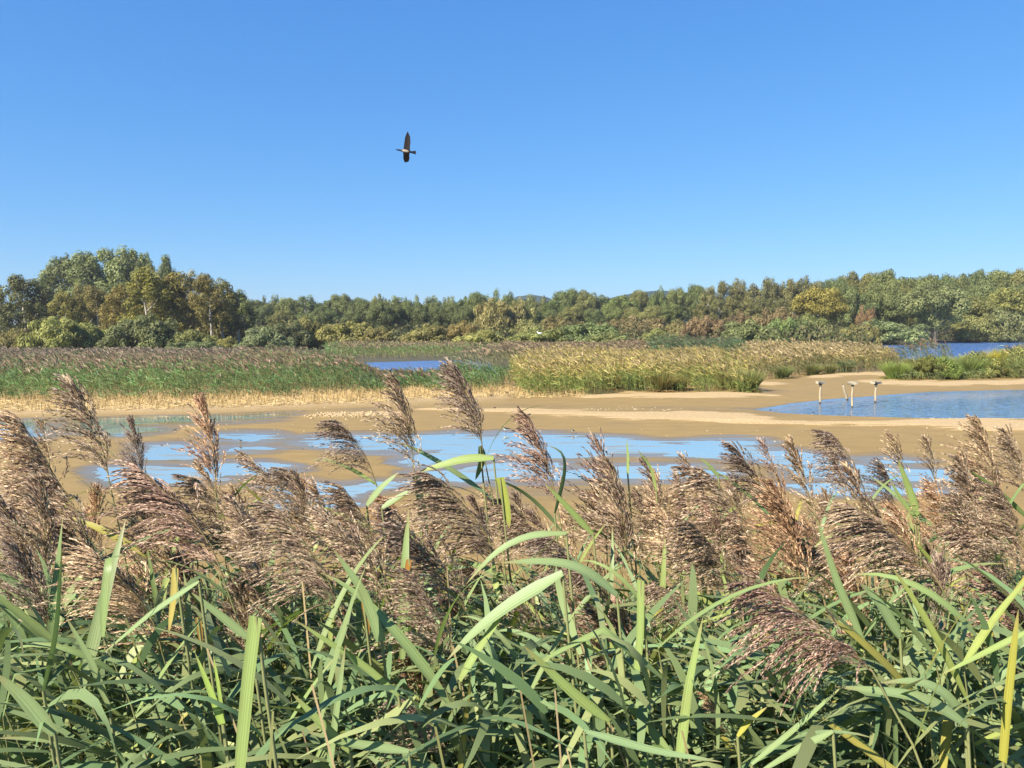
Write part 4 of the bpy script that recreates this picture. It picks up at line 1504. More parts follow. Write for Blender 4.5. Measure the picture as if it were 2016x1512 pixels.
def wader(u, v, hpx, facing, label, back=(0.05, 0.055, 0.05), belly=(0.75, 0.73, 0.68), head=(0.03, 0.03, 0.03), legs=True, crest=True, name='wader', bill=0.035, legc=(0.12, 0.06, 0.04), cat='bird', z=None, D=None):
    p = G(u, v) if D is None else P(u, v, D)
    H = hpx * p[1] / F                     # standing height
    k = H / 0.30
    q = Q()
    lz = 0.105 if legs else 0.0
    S = [((-0.17, 0, lz + 0.085), 0.004, 0.004), ((-0.13, 0, lz + 0.085), 0.022, 0.014), ((-0.07, 0, lz + 0.075), 0.042, 0.040), ((0.0, 0, lz + 0.075), 0.055, 0.056), ((0.06, 0, lz + 0.088), 0.047, 0.052), ((0.095, 0, lz + 0.112), 0.033, 0.040)]
    loft(q, [(c, ry, rz, back, belly) for c, ry, rz in S] + [((0.112, 0, lz + 0.140), 0.022, 0.026, head, head), ((0.120, 0, lz + 0.165), 0.024, 0.026, head, belly), ((0.140, 0, lz + 0.170), 0.022, 0.023, head, belly), ((0.160, 0, lz + 0.165), 0.010, 0.010, head, head), ((0.163 + bill, 0, lz + 0.158), 0.002, 0.002, (0.02, 0.02, 0.02), (0.02, 0.02, 0.02))])
    if crest:
        tube(q, [(0.125, 0, lz + 0.188), (0.095, 0, lz + 0.200), (0.065, 0, lz + 0.222)], [0.006, 0.004, 0.001], 4, (0.02, 0.02, 0.02))
    # folded wings lie along the flanks
    for s in (-1, 1):
        secs = [((0.065, s * 0.044, lz + 0.10), 0.006, 0.018), ((0.0, s * 0.054, lz + 0.092), 0.008, 0.034), ((-0.08, s * 0.044, lz + 0.088), 0.008, 0.026), ((-0.165, s * 0.016, lz + 0.088), 0.003, 0.006)]
        loft(q, [(c, a, b_, back, back) for c, a, b_ in secs], 8)
    if legs:
        for s in (-1, 1):
            tube(q, [(0.0, s * 0.02, lz + 0.04), (-0.012, s * 0.02, lz * 0.55), (0.004, s * 0.02, -0.01)], [0.008, 0.005, 0.005], 5, legc)
            for a in (-0.5, 0, 0.5):
                tube(q, [(0.004, s * 0.02, 0.004), (0.035 * math.cos(a), s * 0.02 + 0.035 * math.sin(a), 0.002)], [0.004, 0.002], 4, legc)
    o = link(name, q.mesh(name, M_FEATHER, True))
    zz = z if z is not None else max(gz(p[0], p[1]), -0.005)
    o.location = (p[0], p[1], zz)
    o.rotation_euler = (0, 0, facing)
    o.scale = (k, k, k)
    return tag(o, label, cat)


wader(996, 853, 15, math.pi + 0.3, 'lapwing facing left in the shallow water right of the tall plume', name='lapwing')
wader(1128, 855, 11, -math.pi / 2 - 0.5, 'lapwing facing the camera at the edge of the big puddle', name='lapwing')
wader(1041, 825, 11, 0.6, 'pale lapwing on the dry sandbar', name='lapwing', head=(0.3, 0.28, 0.24), crest=False)
wader(1279, 939, 19, -0.3, 'dark redshank wading in the near puddle among the reed tips', back=(0.055, 0.045, 0.04), belly=(0.11, 0.09, 0.075), head=(0.06, 0.05, 0.045), crest=False, name='redshank', bill=0.06)  # dark plumage tones hold the bird's backlit shade
wader(473, 873, 9, math.pi, 'small lapwing by the left puddle', name='lapwing')
wader(474, 885, 6, math.pi, 'tiny dark wader below the small lapwing', belly=(0.2, 0.18, 0.15), crest=False, name='wader')
wader(1600, 815, 8, 0.2, 'white-bellied wader at the near edge of the pond', name='wader', crest=False, legs=False)
wader(1517, 808, 5, 0.1, 'dark duck on the narrow left end of the pond', belly=(0.06, 0.05, 0.045), crest=False, legs=False, name='duck')
wader(344, 849, 7, 0.0, 'dark bird resting on the mud at the left', belly=(0.05, 0.045, 0.04), crest=False, legs=False, name='moorhen')
wader(967, 787, 7, math.pi, 'black moorhen at the stubble edge, left of two', belly=(0.04, 0.035, 0.035), crest=False, name='moorhen')
wader(998, 784, 9, math.pi, 'black moorhen at the stubble edge, right of two', belly=(0.04, 0.035, 0.035), crest=False, name='moorhen')
wader(974, 808, 6, 0.0, 'brown duck asleep on the strip of sand behind the tall plume', back=(0.07, 0.05, 0.035), belly=(0.09, 0.07, 0.05), head=(0.06, 0.045, 0.035), crest=False, legs=False, name='duck')
# an egret on the willow dome
p = P(1062, 661, 114.5)
wader(1062, 661, 10, math.pi, 'white egret perched on the green-gold willow dome', back=(0.85, 0.85, 0.82), belly=(0.85, 0.85, 0.82), head=(0.85, 0.85, 0.82), crest=False, name='egret', D=114.5, z=float(p[2]) - 0.1)


# the cormorant in the air: body along -x (flying left), banked so the wings stand up in the view
def cormorant():
    D = 40.0
    k = D / F                                # metres per photo pixel at that depth
    c0 = P(798, 297, D)
    X = lambda u, v, y=0.0: ((u - 798) * k, y, -(v - 297) * k)
    q = Q()
    DK, BR, WH = (0.008, 0.007, 0.009), (0.035, 0.025, 0.022), (0.30, 0.25, 0.20)
    S = [(778.6, 294.6, 0.2), (780.5, 294.8, 0.5), (782.5, 295.0, 1.2), (785, 295.3, 1.5), (788, 295.9, 1.4), (791, 296.5, 2.2), (794, 296.9, 3.2), (798, 297.4, 3.7), (802, 298.2, 3.2), (806, 298.9, 2.3), (810, 299.4, 1.6)]
    V, C = [], []
    n = 12
    for (u, v, r) in S:
        x, _, z = X(u, v)
        for j in range(n):
            a = 2 * math.pi * j / n
            V.append((x, r * k * math.cos(a) * 0.9, z + r * k * math.sin(a)))
            below = math.cos(a) < -0.25
            below = math.cos(a) < -0.55
            C.append(WH if (below and 793 < u < 803) else ((0.05, 0.045, 0.04) if below and u < 794 and u > 789 else DK))
    f = [(i * n + j, i * n + (j + 1) % n, (i + 1) * n + (j + 1) % n, (i + 1) * n + j) for i in range(len(S) - 1) for j in range(n)]
    q.add(V, f, np.array(C))

    def sheetmesh(rows, th):
        """rows of (u, v, depth) from leading to trailing edge, root to tip; given real thickness"""
        A = np.array([[X(*p_) for p_ in row] for row in rows])
        nr, nc = A.shape[:2]
        off = np.zeros_like(A)
        prof = np.sin(np.linspace(0.15, math.pi - 0.25, nc))
        off[..., 1] = th * prof[None] * np.linspace(1, 0.35, nr)[:, None]
        i_, j_ = np.meshgrid(np.arange(nr - 1), np.arange(nc - 1), indexing='ij')
        a = (i_ * nc + j_).ravel()
        ff = np.stack([a, a + 1, a + 1 + nc, a + nc], 1)
        cc = np.zeros((nr, nc, 3))
        for i in range(nr):
            for j in range(nc):
                g_ = 0.5 + 0.5 * math.sin(i * 2.3 + j * 1.7)
                cc[i, j] = np.array(DK) * (1 - g_ * 0.7) + np.array(BR) * g_ * 0.9
        q.add((A - off).reshape(-1, 3), ff, cc.reshape(-1, 3))
        q.add((A + off).reshape(-1, 3), ff[:, ::-1], cc.reshape(-1, 3) * 0.7)
        rim = [(0, j) for j in range(nc)] + [(i, nc - 1) for i in range(1, nr)] + [(nr - 1, j) for j in range(nc - 2, -1, -1)] + [(i, 0) for i in range(nr - 2, 0, -1)]
        m = len(rim)
        Vr = np.array([A[i, j] - off[i, j] for i, j in rim] + [A[i, j] + off[i, j] for i, j in rim])
        q.add(Vr, [(a_, (a_ + 1) % m, m + (a_ + 1) % m, m + a_) for a_ in range(m)], DK)

    # upper wing
    lead = [(794.6, 298), (794.8, 293), (795.5, 287), (796.6, 280), (797.6, 274), (799.2, 269), (801.0, 265.5), (802.6, 262.0)]
    trail = [(807.5, 299), (806.6, 293.5), (807.4, 287), (807.9, 281), (808.0, 275), (807.6, 271), (805.6, 266.0), (803.4, 261.6)]
    rows = []
    for i, (a, b) in enumerate(zip(lead, trail)):
        row = []
        for j in range(7):
            t = j / 6
            dep = -0.10 * (i / 7) ** 1.4 + 0.03 * math.sin(math.pi * t)
            v_ = a[1] + (b[1] - a[1]) * t + (0.7 * (j % 2) if t > 0.6 else 0)
            row.append((a[0] + (b[0] - a[0]) * t + (0.5 * (i % 2) if j == 6 else 0), v_, dep))
        rows.append(row)
    sheetmesh(rows, 0.018)
    # lower wing, foreshortened because it swings away
    lead = [(794.0, 296), (793.4, 300), (792.9, 304), (792.1, 308.5), (792.6, 311.5), (793.6, 314.2)]
    trail = [(805.0, 297), (804.8, 301), (804.6, 305), (803.8, 308.5), (802.6, 310.5), (801.0, 312.6)]
    rows = []
    for i, (a, b) in enumerate(zip(lead, trail)):
        rows.append([(a[0] + (b[0] - a[0]) * t + (0.5 * (i % 2) if t == 1 else 0), a[1] + (b[1] - a[1]) * t, 0.60 * (i / 5) ** 1.1 + 0.03 * math.sin(math.pi * t)) for t in np.linspace(0, 1, 7)])
    sheetmesh(rows, 0.018)
    # tail fan
    rows = []
    for i in range(5):
        t = i / 4
        rows.append([(808 + 10.6 * t - 0.5 * abs(s), 299.3 + 1.0 * t + s * (1.3 + 2.1 * t), 0.02 * s) for s in (-1, -0.5, 0, 0.5, 1)])
    sheetmesh(rows, 0.012)
    o = link('cormorant', q.mesh('cormorant', M_FEATHER, True))
    o.location = c0
    return tag(o, 'dark cormorant with pale breast flying left in the open sky, wings spread', 'bird')


cormorant()


# ------------------------------------------------------------------ the reeds in front of the camera
def plume_mesh(sweep, dens=1.0, comb=1.0):
    """a plume of unit length along +z, its branches blown towards -x; sweep 0 upright .. 1 one-sided and drooping"""
    q = Q()
    b = 0.06 + 0.24 * sweep

    def rach(t):
        t = np.asarray(t)
        return np.stack([-b * t ** 2, 0.03 * np.sin(t * 5), t], -1)

    def rtan(t):
        t = np.asarray(t)
        return unit(np.stack([-2 * b * t, 0 * t, np.ones_like(t)], -1))

    tt = np.linspace(0, 1, 9)
    tube(q, rach(tt), np.linspace(0.007, 0.0015, 9), 5, (0.26, 0.22, 0.10))
    nb = int(105 * dens)
    t = np.sort(rng.uniform(0.0, 0.97, nb) ** 0.9)
    lb = (0.60 * (1 - t) ** 0.75 * (0.55 + 0.45 * sstep(0, 0.15, t)) + 0.13) * rng.uniform(0.6, 1.2, nb) * (0.80 + 0.45 * sweep)
    phi = rng.normal(np.pi, 2.0 - 1.1 * sweep, nb)
    rad = np.stack([np.cos(phi), np.sin(phi) * 0.8, np.zeros(nb)], 1)
    d = unit(rtan(t) * rng.uniform(0.8, 1.3, nb)[:, None] + rad * rng.uniform(0.30, 0.75, nb)[:, None])
    bend = np.stack([-rng.uniform(0.10, 0.35, nb) - 0.30 * sweep, rng.normal(0, 0.10, nb), -rng.uniform(0.05, 0.35, nb) - 0.42 * sweep * rng.uniform(0.5, 1.2, nb)], 1)
    up_ = (1 - 0.78 * t * (1 - 0.35 * sweep))[:, None]
    bend = bend * up_
    d = unit(d + rtan(t) * (0.9 * t ** 1.5)[:, None])
    p0 = rach(t)
    sd_ = unit(np.cross(d, rand_unit(nb)))
    ribbons(q, p0, d, lb, 0.0035, bend, sd_, 4, pick([(0.22, 0.15, 0.09), (0.28, 0.20, 0.11)], nb), [1, 0.9, 0.7, 0.5, 0.3])
    ns = int(58 * dens * (1.9 if comb < 1 else 1))
    bi = np.repeat(np.arange(nb), ns)
    s = rng.uniform(0.16, 1.0, len(bi))
    c = p0[bi] + d[bi] * (lb[bi] * s)[:, None] + bend[bi] * (lb[bi] * s * s)[:, None]
    ld = unit(d[bi] + 2 * bend[bi] * s[:, None])
    rv = rand_unit(len(bi))
    off = (ld * 0.6 + rv * 0.30) * (comb * lb[bi] * 0.15 * rng.random(len(bi)) * (1.25 - 0.8 * s))[:, None]
    sdir = unit(ld + rand_unit(len(bi)) * 0.27 * comb + np.array([-0.06, 0, -0.06]))
    L = rng.uniform(0.030, 0.056, len(bi)) * (0.55 + 0.45 * comb)
    W = rng.uniform(0.0060, 0.0115, len(bi)) * (0.25 + 0.75 * comb)
    k = rng.random(len(bi))
    dark, mid, tan = np.array([0.155, 0.092, 0.072]), np.array([0.35, 0.235, 0.178]), np.array([0.68, 0.53, 0.385])
    bt = rng.random(nb)
    k = np.clip(k * 0.55 + bt[bi] * 0.45, 0, 1)
    col = np.where((k < 0.30)[:, None], dark, np.where((k < 0.56)[:, None], mid, tan)) * rng.uniform(0.75, 1.25, (len(bi), 1))
    side = unit(np.cross(sdir, rand_unit(len(bi))))
    diamonds(q, c + off, sdir, L, W, side, col)
    return q.mesh('plume', M_PLUME), b


PL = {'up': [plume_mesh(0.12, 0.80) for _ in range(4)], 'mid': [plume_mesh(0.5, 0.9) for _ in range(4)], 'sweep': [plume_mesh(1.0, 1.0) for _ in range(5)], 'comb': [plume_mesh(0.95, 1.12, 0.6) for _ in range(3)], 'thin': [plume_mesh(0.2, 0.48) for _ in range(3)]}


def leaf_mesh(droop, twist, kink=None, width=0.027, length=0.40, col=(0.240, 0.300, 0.122), seg=9):
    """blade along +y from the origin, upper face +z"""
    q = Q()
    ang, y, z = 0.0, 0.0, 0.0
    V, U = [], []
    step = length / seg
    for i in range(seg + 1):
        t = i / seg
        w = width * min(1.0, 0.42 + 2.6 * t) * (1 - t ** 2.3) ** 0.85 + 0.0006
        tw = twist * t
        cx, cz = math.cos(tw), math.sin(tw)
        fold = 0.10 * w
        V += [(-w / 2 * cx, y, z - w / 2 * cz + fold), (0, y, z), (w / 2 * cx, y, z + w / 2 * cz + fold)]
        U += [(0, t), (0.5, t), (1, t)]
        ang -= droop * (0.25 + 1.5 * t) / seg
        if kink is not None and abs(t - kink) < 0.5 / seg:
            ang -= 1.25
        y += step * math.cos(ang)
        z += step * math.sin(ang)
    f = []
    for i in range(seg):
        for j in range(2):
            f.append((i * 3 + j, i * 3 + j + 1, i * 3 + j + 4, i * 3 + j + 3))
    C = np.tile(np.array(col), (len(V), 1))
    C[1::3] *= 1.25
    q.add(V, f, C, U)
    return q.mesh('leaf', M_LEAF, True)


LEAVES = [leaf_mesh(dr, tw, kk, w, l) for dr, tw, kk, w, l in (
    (0.15, 0.2, None, 0.026, 0.42), (0.35, -0.5, None, 0.028, 0.44), (0.6, 0.5, None, 0.027, 0.46), (0.9, -0.3, None, 0.026, 0.46), (1.3, 0.4, None, 0.025, 0.48),
    (1.7, 0.9, None, 0.024, 0.46), (0.3, 1.2, None, 0.024, 0.40), (0.2, -0.9, None, 0.022, 0.38), (0.3, 0.3, 0.45, 0.027, 0.44), (0.5, -0.3, 0.6, 0.026, 0.46), (0.1, 0.1, None, 0.020, 0.34), (0.75, 0.0, None, 0.030, 0.50))]
LEAF_TINTS = [(1.0, 1.0, 1.0), (0.92, 1.0, 1.12), (1.18, 1.12, 0.85), (0.85, 0.95, 1.0), (1.3, 1.2, 0.8), (1.0, 1.05, 0.9), (0.8, 0.9, 0.85)]


def basis(yaxis, roll):
    Y = Vector(yaxis).normalized()
    up = Vector((0, 0, 1))
    Z = (up - Y * up.dot(Y))
    if Z.length < 0.15:
        Z = Vector((0, -1, 0.2)) - Y * Vector((0, -1, 0.2)).dot(Y)
    Z.normalize()
    Xv = Y.cross(Z)
    m = Matrix((Xv, Y, Z)).transposed()
    return m @ Matrix.Rotation(roll, 3, 'Y')


def bez(p0, p1, p2, p3, n):
    t = np.linspace(0, 1, n)[:, None]
    return (1 - t) ** 3 * p0 + 3 * (1 - t) ** 2 * t * p1 + 3 * (1 - t) * t ** 2 * p2 + t ** 3 * p3


rr = random.Random(23)


def add_leaf(root, pos, d, roll, size, wsc, tint, me=None):
    me = me or rr.choice(LEAVES)
    m = basis(d, roll) @ Matrix.Diagonal((size * wsc, size, size))
    o = link('leaf', me, root, Matrix.Translation(Vector(pos)) @ m.to_4x4())
    o.color = (*tint, 1)
    return o


def reed(base, axis, plume, plen, label, group=None, ptint=(1, 1, 1), nleaf=6, lean=0.3, twist=None, leafy=False, stem_tint=(1, 1, 1), root_dx=None, dense=1.0, name='reed'):
    """base: where the plume (or the top bud) starts; axis: where it points"""
    base = np.asarray(base, float)
    axis = unit(np.asarray(axis, float))
    hx = lean * rr.uniform(0.4, 1.3) if root_dx is None else root_dx
    rx, ry = base[0] + hx, max(base[1] + rr.uniform(-0.12, 0.12), 0.75)
    rz = gz(rx, ry)
    root = bpy.data.objects.new(name, None)
    root.empty_display_size = 0.1
    COL.objects.link(root)
    root.location = (rx, ry, rz)
    tag(root, label, 'reed', group)
    o3 = np.array([rx, ry, rz])
    H = base[2] - rz
    up = unit(axis * 0.7 + np.array([0, 0, 0.5]))
    pts = bez(np.array([0, 0, -0.05]), np.array([-hx * 0.15, 0, H * 0.4]), base - o3 - up * H * 0.28, base - o3, 12)
    q = Q()
    c0 = np.array([0.24, 0.24, 0.095]) * np.asarray(stem_tint)
    tube(q, pts, np.linspace(0.0042, 0.0020 if plume else 0.0014, 12), 5, np.stack([c0 * (0.9 + 0.15 * math.sin(i * 2.1)) for i in range(12)]))
    link('stem', q.mesh('stem', M_STEM, True), root)
    if plume:
        me, b = rr.choice(PL[plume])
        A = Vector(axis)
        Xr = Vector((1, 0, 0)) - A * A.x
        if Xr.length < 0.2:
            Xr = Vector((0, 0, 1)) - A * A.z
        Xr.normalize()
        tl = Vector((-b, 0, 1)).normalized()
        nl = Vector((1, 0, b)).normalized()
        yl = tl.cross(nl)
        yw = A.cross(Xr)
        Ml = Matrix((nl, yl, tl)).transposed()
        tw = twist if twist is not None else rr.uniform(-0.5, 0.5)
        Mw = Matrix((Xr, yw, A)).transposed() @ Matrix.Rotation(tw, 3, 'Z')
        m = Mw @ Ml.transposed()
        wsc = rr.uniform(0.9, 1.12)
        o = link('plume', me, root, Matrix.Translation(Vector(base - o3)) @ (m @ Matrix.Diagonal((plen * wsc, plen * wsc, plen))).to_4x4())
        j = rr.uniform(0.88, 1.12)
        o.color = (ptint[0] * j, ptint[1] * j, ptint[2] * j, 1)
    # leaves
    seglen = np.linalg.norm(np.diff(pts, axis=0), axis=1)
    cum = np.concatenate([[0], np.cumsum(seglen)])
    tot = cum[-1]
    s = tot - (rr.uniform(0.02, 0.10) if plume else 0.0)
    az = rr.choice([0, math.pi]) + rr.uniform(-0.6, 0.6)
    tint0 = rr.choice(LEAF_TINTS)
    for i in range(nleaf):
        if s < 0.35:
            break
        p = np.array([np.interp(s, cum, pts[:, k]) for k in range(3)])
        td = unit(np.array([np.interp(s + 0.03, cum, pts[:, k]) - np.interp(s - 0.03, cum, pts[:, k]) for k in range(3)]))
        opening = rr.uniform(0.45, 1.0) + 0.09 * i if not (leafy and i < 2) else rr.uniform(0.25, 0.8)
        rad = np.array([math.cos(az) - 0.25, math.sin(az) * 0.8, 0.0])
        d = td * math.cos(opening) + unit(rad) * math.sin(opening)
        tn = rr.choice(LEAF_TINTS) if rr.random() < 0.3 else tint0
        if rr.random() < 0.07:
            tn = (1.45, 1.02, 0.55)
        add_leaf(root, p, d, rr.uniform(-0.7, 0.7), rr.uniform(0.52, 0.92) * (0.8 if i == 0 else 1) * min(1.0, 0.45 + 0.33 * base[1]), rr.uniform(0.85, 1.3), tn)
        az += math.pi + rr.uniform(-0.7, 0.7)
        s -= rr.uniform(0.075, 0.14) / dense
    return root


# plumes one can tell apart: base px, tip px, depth, shape, tint, label
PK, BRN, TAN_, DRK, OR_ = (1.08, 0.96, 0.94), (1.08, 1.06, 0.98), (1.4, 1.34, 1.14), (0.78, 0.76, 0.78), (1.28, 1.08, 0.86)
LANDMARKS = [(150, 850, 'tall brown plume at the left'), (270, 900, 'dark upright plume by the left puddles'), (412, 880, 'upright orange-brown plume'),
             (370, 1040, 'large pinkish plume'), (260, 1190, 'pale tan plume at lower left'), (600, 1110, 'dark-hearted plume'), (705, 890, 'small dark purple plume'), (800, 850, 'tall central plume'),
             (925, 810, 'twisted-tip central plume'), (1070, 920, 'purple-tinged plume'), (930, 1030, 'broad plume below the central pair'), (860, 1240, 'loose plume low in the middle'),
             (1190, 990, 'thin pink-tipped plume'), (1350, 1000, 'wispy pale plume'), (1262, 1250, 'folded strap leaf'), (1050, 1180, 'broad down-pointing blade'), (1365, 1340, 'tall broad upright blade'),
             (1450, 1010, 'large plume beside the yellow leaf'), (1560, 1080, 'orange-brown right plume'), (1672, 920, 'dark purple right plume'), (1770, 1080, 'very large right plume'),
             (1600, 1240, 'nearest long plume at lower right'), (1790, 950, 'upright green blade at right'), (1945, 910, 'tall tan plume near the right edge'), (1750, 1370, 'glaucous sweeping blades'),
             (485, 1350, 'hanging pale leaf'), (405, 1340, 'bright spear leaf'), (340, 1180, 'dead straw leaf'), (710, 1170, 'two-tone leaf'), (60, 1390, 'broad corner blade'), (690, 1460, 'level glaucous leaf'),
             (1960, 1250, 'leaf at the right edge'), (1480, 1420, 'low yellow leaf'), (850, 1440, 'low ragged plume'), (115, 1200, 'steep dark leaf'), (1300, 1480, 'bluish level leaf')]
USED = {}
ORD = ['', 'second ', 'third ', 'fourth ', 'fifth ', 'sixth ', 'seventh ', 'eighth ', 'ninth ', 'tenth ']


def where(u, v, what):
    """name a reed by the showy one it stands beside"""
    lu, lv, nm = min(LANDMARKS, key=lambda t: (t[0] - u) ** 2 + ((t[1] - v) * 1.2) ** 2)
    du, dv = u - lu, v - lv
    hz = 'left' if du < 0 else 'right'
    if abs(du) > 2.2 * abs(dv):
        rel = 'directly ' + hz + ' of'
    elif abs(dv) > 2.2 * abs(du):
        rel = 'straight above' if dv < 0 else 'straight below'
    else:
        rel = ('above and ' if dv < 0 else 'below and ') + hz + ' of'
    k = (what, rel, nm)
    n = USED.get(k, 0)
    USED[k] = n + 1
    return ORD[min(n, 9)] + what + ' ' + rel + ' the ' + nm


TNAME = {}
HERO = [
    (215, 948, 148, 770, 2.3, 'mid', BRN, 'tall brown plume near the left edge reaching up to the straw shore'),
    (130, 1040, 50, 850, 2.1, 'sweep', TAN_, 'bushy tan plume low beside the left edge'),
    (100, 985, 85, 845, 2.5, 'thin', TAN_, 'thin tan plume tip behind the bushy left plumes'),
    (275, 958, 262, 838, 2.6, 'up', DRK, 'dark upright plume against the left puddles'),
    (424, 965, 402, 802, 2.4, 'up', OR_, 'upright orange-brown plume left of the open mud'),
    (440, 1140, 290, 935, 1.75, 'comb', PK, 'large pinkish-purple plume combed to the left'),
    (318, 1280, 205, 1100, 1.6, 'comb', TAN_, 'pale tan plume below the large pinkish one'),
    (668, 1205, 545, 1010, 1.7, 'comb', BRN, 'dark-hearted brown plume left of the two-tone leaf'),
    (752, 1120, 685, 975, 2.2, 'sweep', BRN, 'mid-brown plume hanging below the bent green leaves'),
    (737, 942, 672, 838, 2.6, 'sweep', DRK, 'small dark purple plume over the middle puddle'),
    (815, 940, 783, 768, 2.35, 'mid', BRN, 'tall central plume, left of the pair standing over the water'),
    (950, 884, 900, 735, 2.4, 'mid', DRK, 'tall central plume with a twisted tip, right of the pair over the water'),
    (1100, 1010, 1042, 838, 2.3, 'mid', PK, 'purple-tinged plume right of the central pair'),
    (985, 1115, 862, 945, 2.0, 'comb', BRN, 'broad brown plume below the central pair'),
    (900, 1330, 815, 1150, 1.6, 'sweep', BRN, 'loose brown plume low in the middle'),
    (1105, 1120, 1010, 1010, 2.3, 'sweep', BRN, 'brown plume behind the long arching leaf'),
    (1195, 1090, 1182, 888, 2.5, 'thin', PK, 'thin pink-tipped plume right of centre'),
    (1235, 1160, 1205, 940, 2.3, 'mid', BRN, 'brown plume at right of centre above the folded leaf'),
    (1295, 1085, 1292, 945, 3.0, 'thin', TAN_, 'wispy tan plume in front of the redshank'),
    (1352, 1070, 1335, 945, 3.2, 'thin', TAN_, 'wispy pale plume right of the redshank'),
    (1500, 1100, 1395, 935, 2.2, 'sweep', BRN, 'large brown plume left of the yellow leaf'),
    (1525, 1010, 1450, 888, 2.6, 'mid', DRK, 'dark plume over the right puddle, left of three'),
    (1605, 1015, 1558, 882, 2.6, 'up', TAN_, 'pale spiky plume over the right puddle, middle of three'),
    (1705, 978, 1640, 862, 2.6, 'sweep', DRK, 'dark purple plume over the right puddle, right of three'),
    (1585, 1190, 1535, 975, 2.0, 'mid', OR_, 'orange-brown upright plume right of the yellow leaf'),
    (1855, 1160, 1690, 1005, 1.8, 'comb', BRN, 'very large brown plume combed to the left at the right'),
    (1718, 1322, 1495, 1160, 1.3, 'comb', PK, 'nearest plume, long and combed to the left at lower right'),
    (1795, 1000, 1760, 865, 2.8, 'thin', TAN_, 'thin plume beside the upright green blade at the right'),
    (1850, 985, 1825, 872, 2.9, 'thin', BRN, 'thin plume right of the upright green blade'),
    (1965, 985, 1930, 842, 2.4, 'mid', TAN_, 'tall tan plume near the right edge'),
    (2022, 985, 1985, 860, 2.4, 'mid', BRN, 'brown plume cut by the right edge'),
    (1935, 1095, 1893, 920, 2.2, 'mid', BRN, 'brown plume on a bare green stem near the right edge'),
    (2030, 1150, 1975, 985, 2.0, 'sweep', BRN, 'plume at the right edge below the tall tan one'),
    (62, 1160, 5, 985, 1.9, 'sweep', BRN, 'brown plume at the left edge beneath the bushy ones'),
    (175, 1110, 95, 925, 2.0, 'sweep', BRN, 'brown plume left of the large pinkish one'),
    (95, 1250, 40, 1090, 1.7, 'mid', DRK, 'dark shaded plume low at the left edge'),
    (562, 1005, 492, 905, 2.7, 'mid', BRN, 'short brown plume over the left puddle streaks'),
    (612, 1060, 585, 940, 2.6, 'up', BRN, 'short upright plume left of the bent green leaves'),
    (1190, 1175, 1085, 1060, 2.0, 'sweep', DRK, 'dark plume behind the big twisted leaf'),
    (1405, 1230, 1300, 1155, 1.8, 'sweep', BRN, 'loose brown plume above the tall broad blade'),
    (1446, 1462, 1388, 1372, 1.35, 'thin', OR_, 'small young plume among the low leaves at lower right'),
    (890, 1500, 800, 1385, 1.4, 'sweep', BRN, 'low ragged plume at the bottom middle'),
    (1452, 1195, 1372, 1045, 2.0, 'sweep', BRN, 'full brown plume right of centre in the main band'),
    (1700, 1190, 1600, 1075, 2.1, 'sweep', BRN, 'brown plume between the two large right-hand ones'),
    (520, 1150, 470, 1000, 2.1, 'mid', BRN, 'brown plume right behind the large pinkish one'),
    (822, 1130, 770, 1010, 2.3, 'sweep', DRK, 'dark plume under the central pair'),
]
for (bu, bv, tu, tv, D, kind, tint, lab) in HERO:
    b = P(bu, bv, D)
    t = P(tu, tv, D + rr.uniform(-0.05, 0.08))
    reed(b, t - b, kind, np.linalg.norm(t - b) * 1.04, lab, 'plumed reeds one can tell apart', tint, nleaf=rr.choice([4, 5, 6]), twist=rr.uniform(-0.35, 0.35))

# the rest of the plume band
NB = 110
for k in range(NB):
    D = rr.uniform(1.8, 3.7)
    v = 640 + F * (rr.uniform(0.72, 1.08) * (0.66 + 0.115 * D)) / D
    u = -60 + 2140 * ((k + rr.random()) / NB)
    if 560 < u < 880 and v < 1060:
        v = rr.uniform(1060, 1180)
    if 880 < u < 1180 and v < 1020:
        v += 70
    b = P(u, v, D)
    if b[2] > 3.42:
        b[2] = 3.42 - rr.random() * 0.1
    ax = (rr.gauss(-0.36, 0.28), rr.gauss(0, 0.2), 1)
    kd = rr.choice(['sweep', 'mid', 'mid', 'up', 'thin'])
    tn = rr.choice([BRN, BRN, TAN_, TAN_, PK, DRK, OR_])
    what = {BRN: 'brown', TAN_: 'tan', PK: 'pinkish-brown', DRK: 'dark brown', OR_: 'rusty'}[tn] + {'sweep': ' combed-over', 'mid': ' leaning', 'up': ' upright', 'thin': ' wispy'}[kd] + ' plume'
    pu, pv = pix(b[0], b[1], b[2])
    reed(b, ax, kd, rr.uniform(0.20, 0.30), where(float(pu) - 40, float(pv) - 70, what), 'reeds crowded into the plume band', tn, nleaf=5)
# leafy shoots without plumes
NS = 146
for k in range(NS):
    D = rr.uniform(1.35, 2.6)
    u = -80 + 2180 * ((k * 0.618034) % 1.0)
    v = rr.uniform(1250, 1540) if D < 1.8 else rr.uniform(1190, 1380)
    b = P(u, v, D)
    ax = (rr.gauss(-0.55, 0.30), rr.gauss(0, 0.2), 1)
    pu, pv = pix(b[0], b[1], b[2])
    reed(b, ax, None, 0, where(float(pu), float(pv), 'plumeless leafy shoot'), 'plumeless reed shoots in the foreground', nleaf=9, leafy=True, dense=1.25, name='reed_shoot')


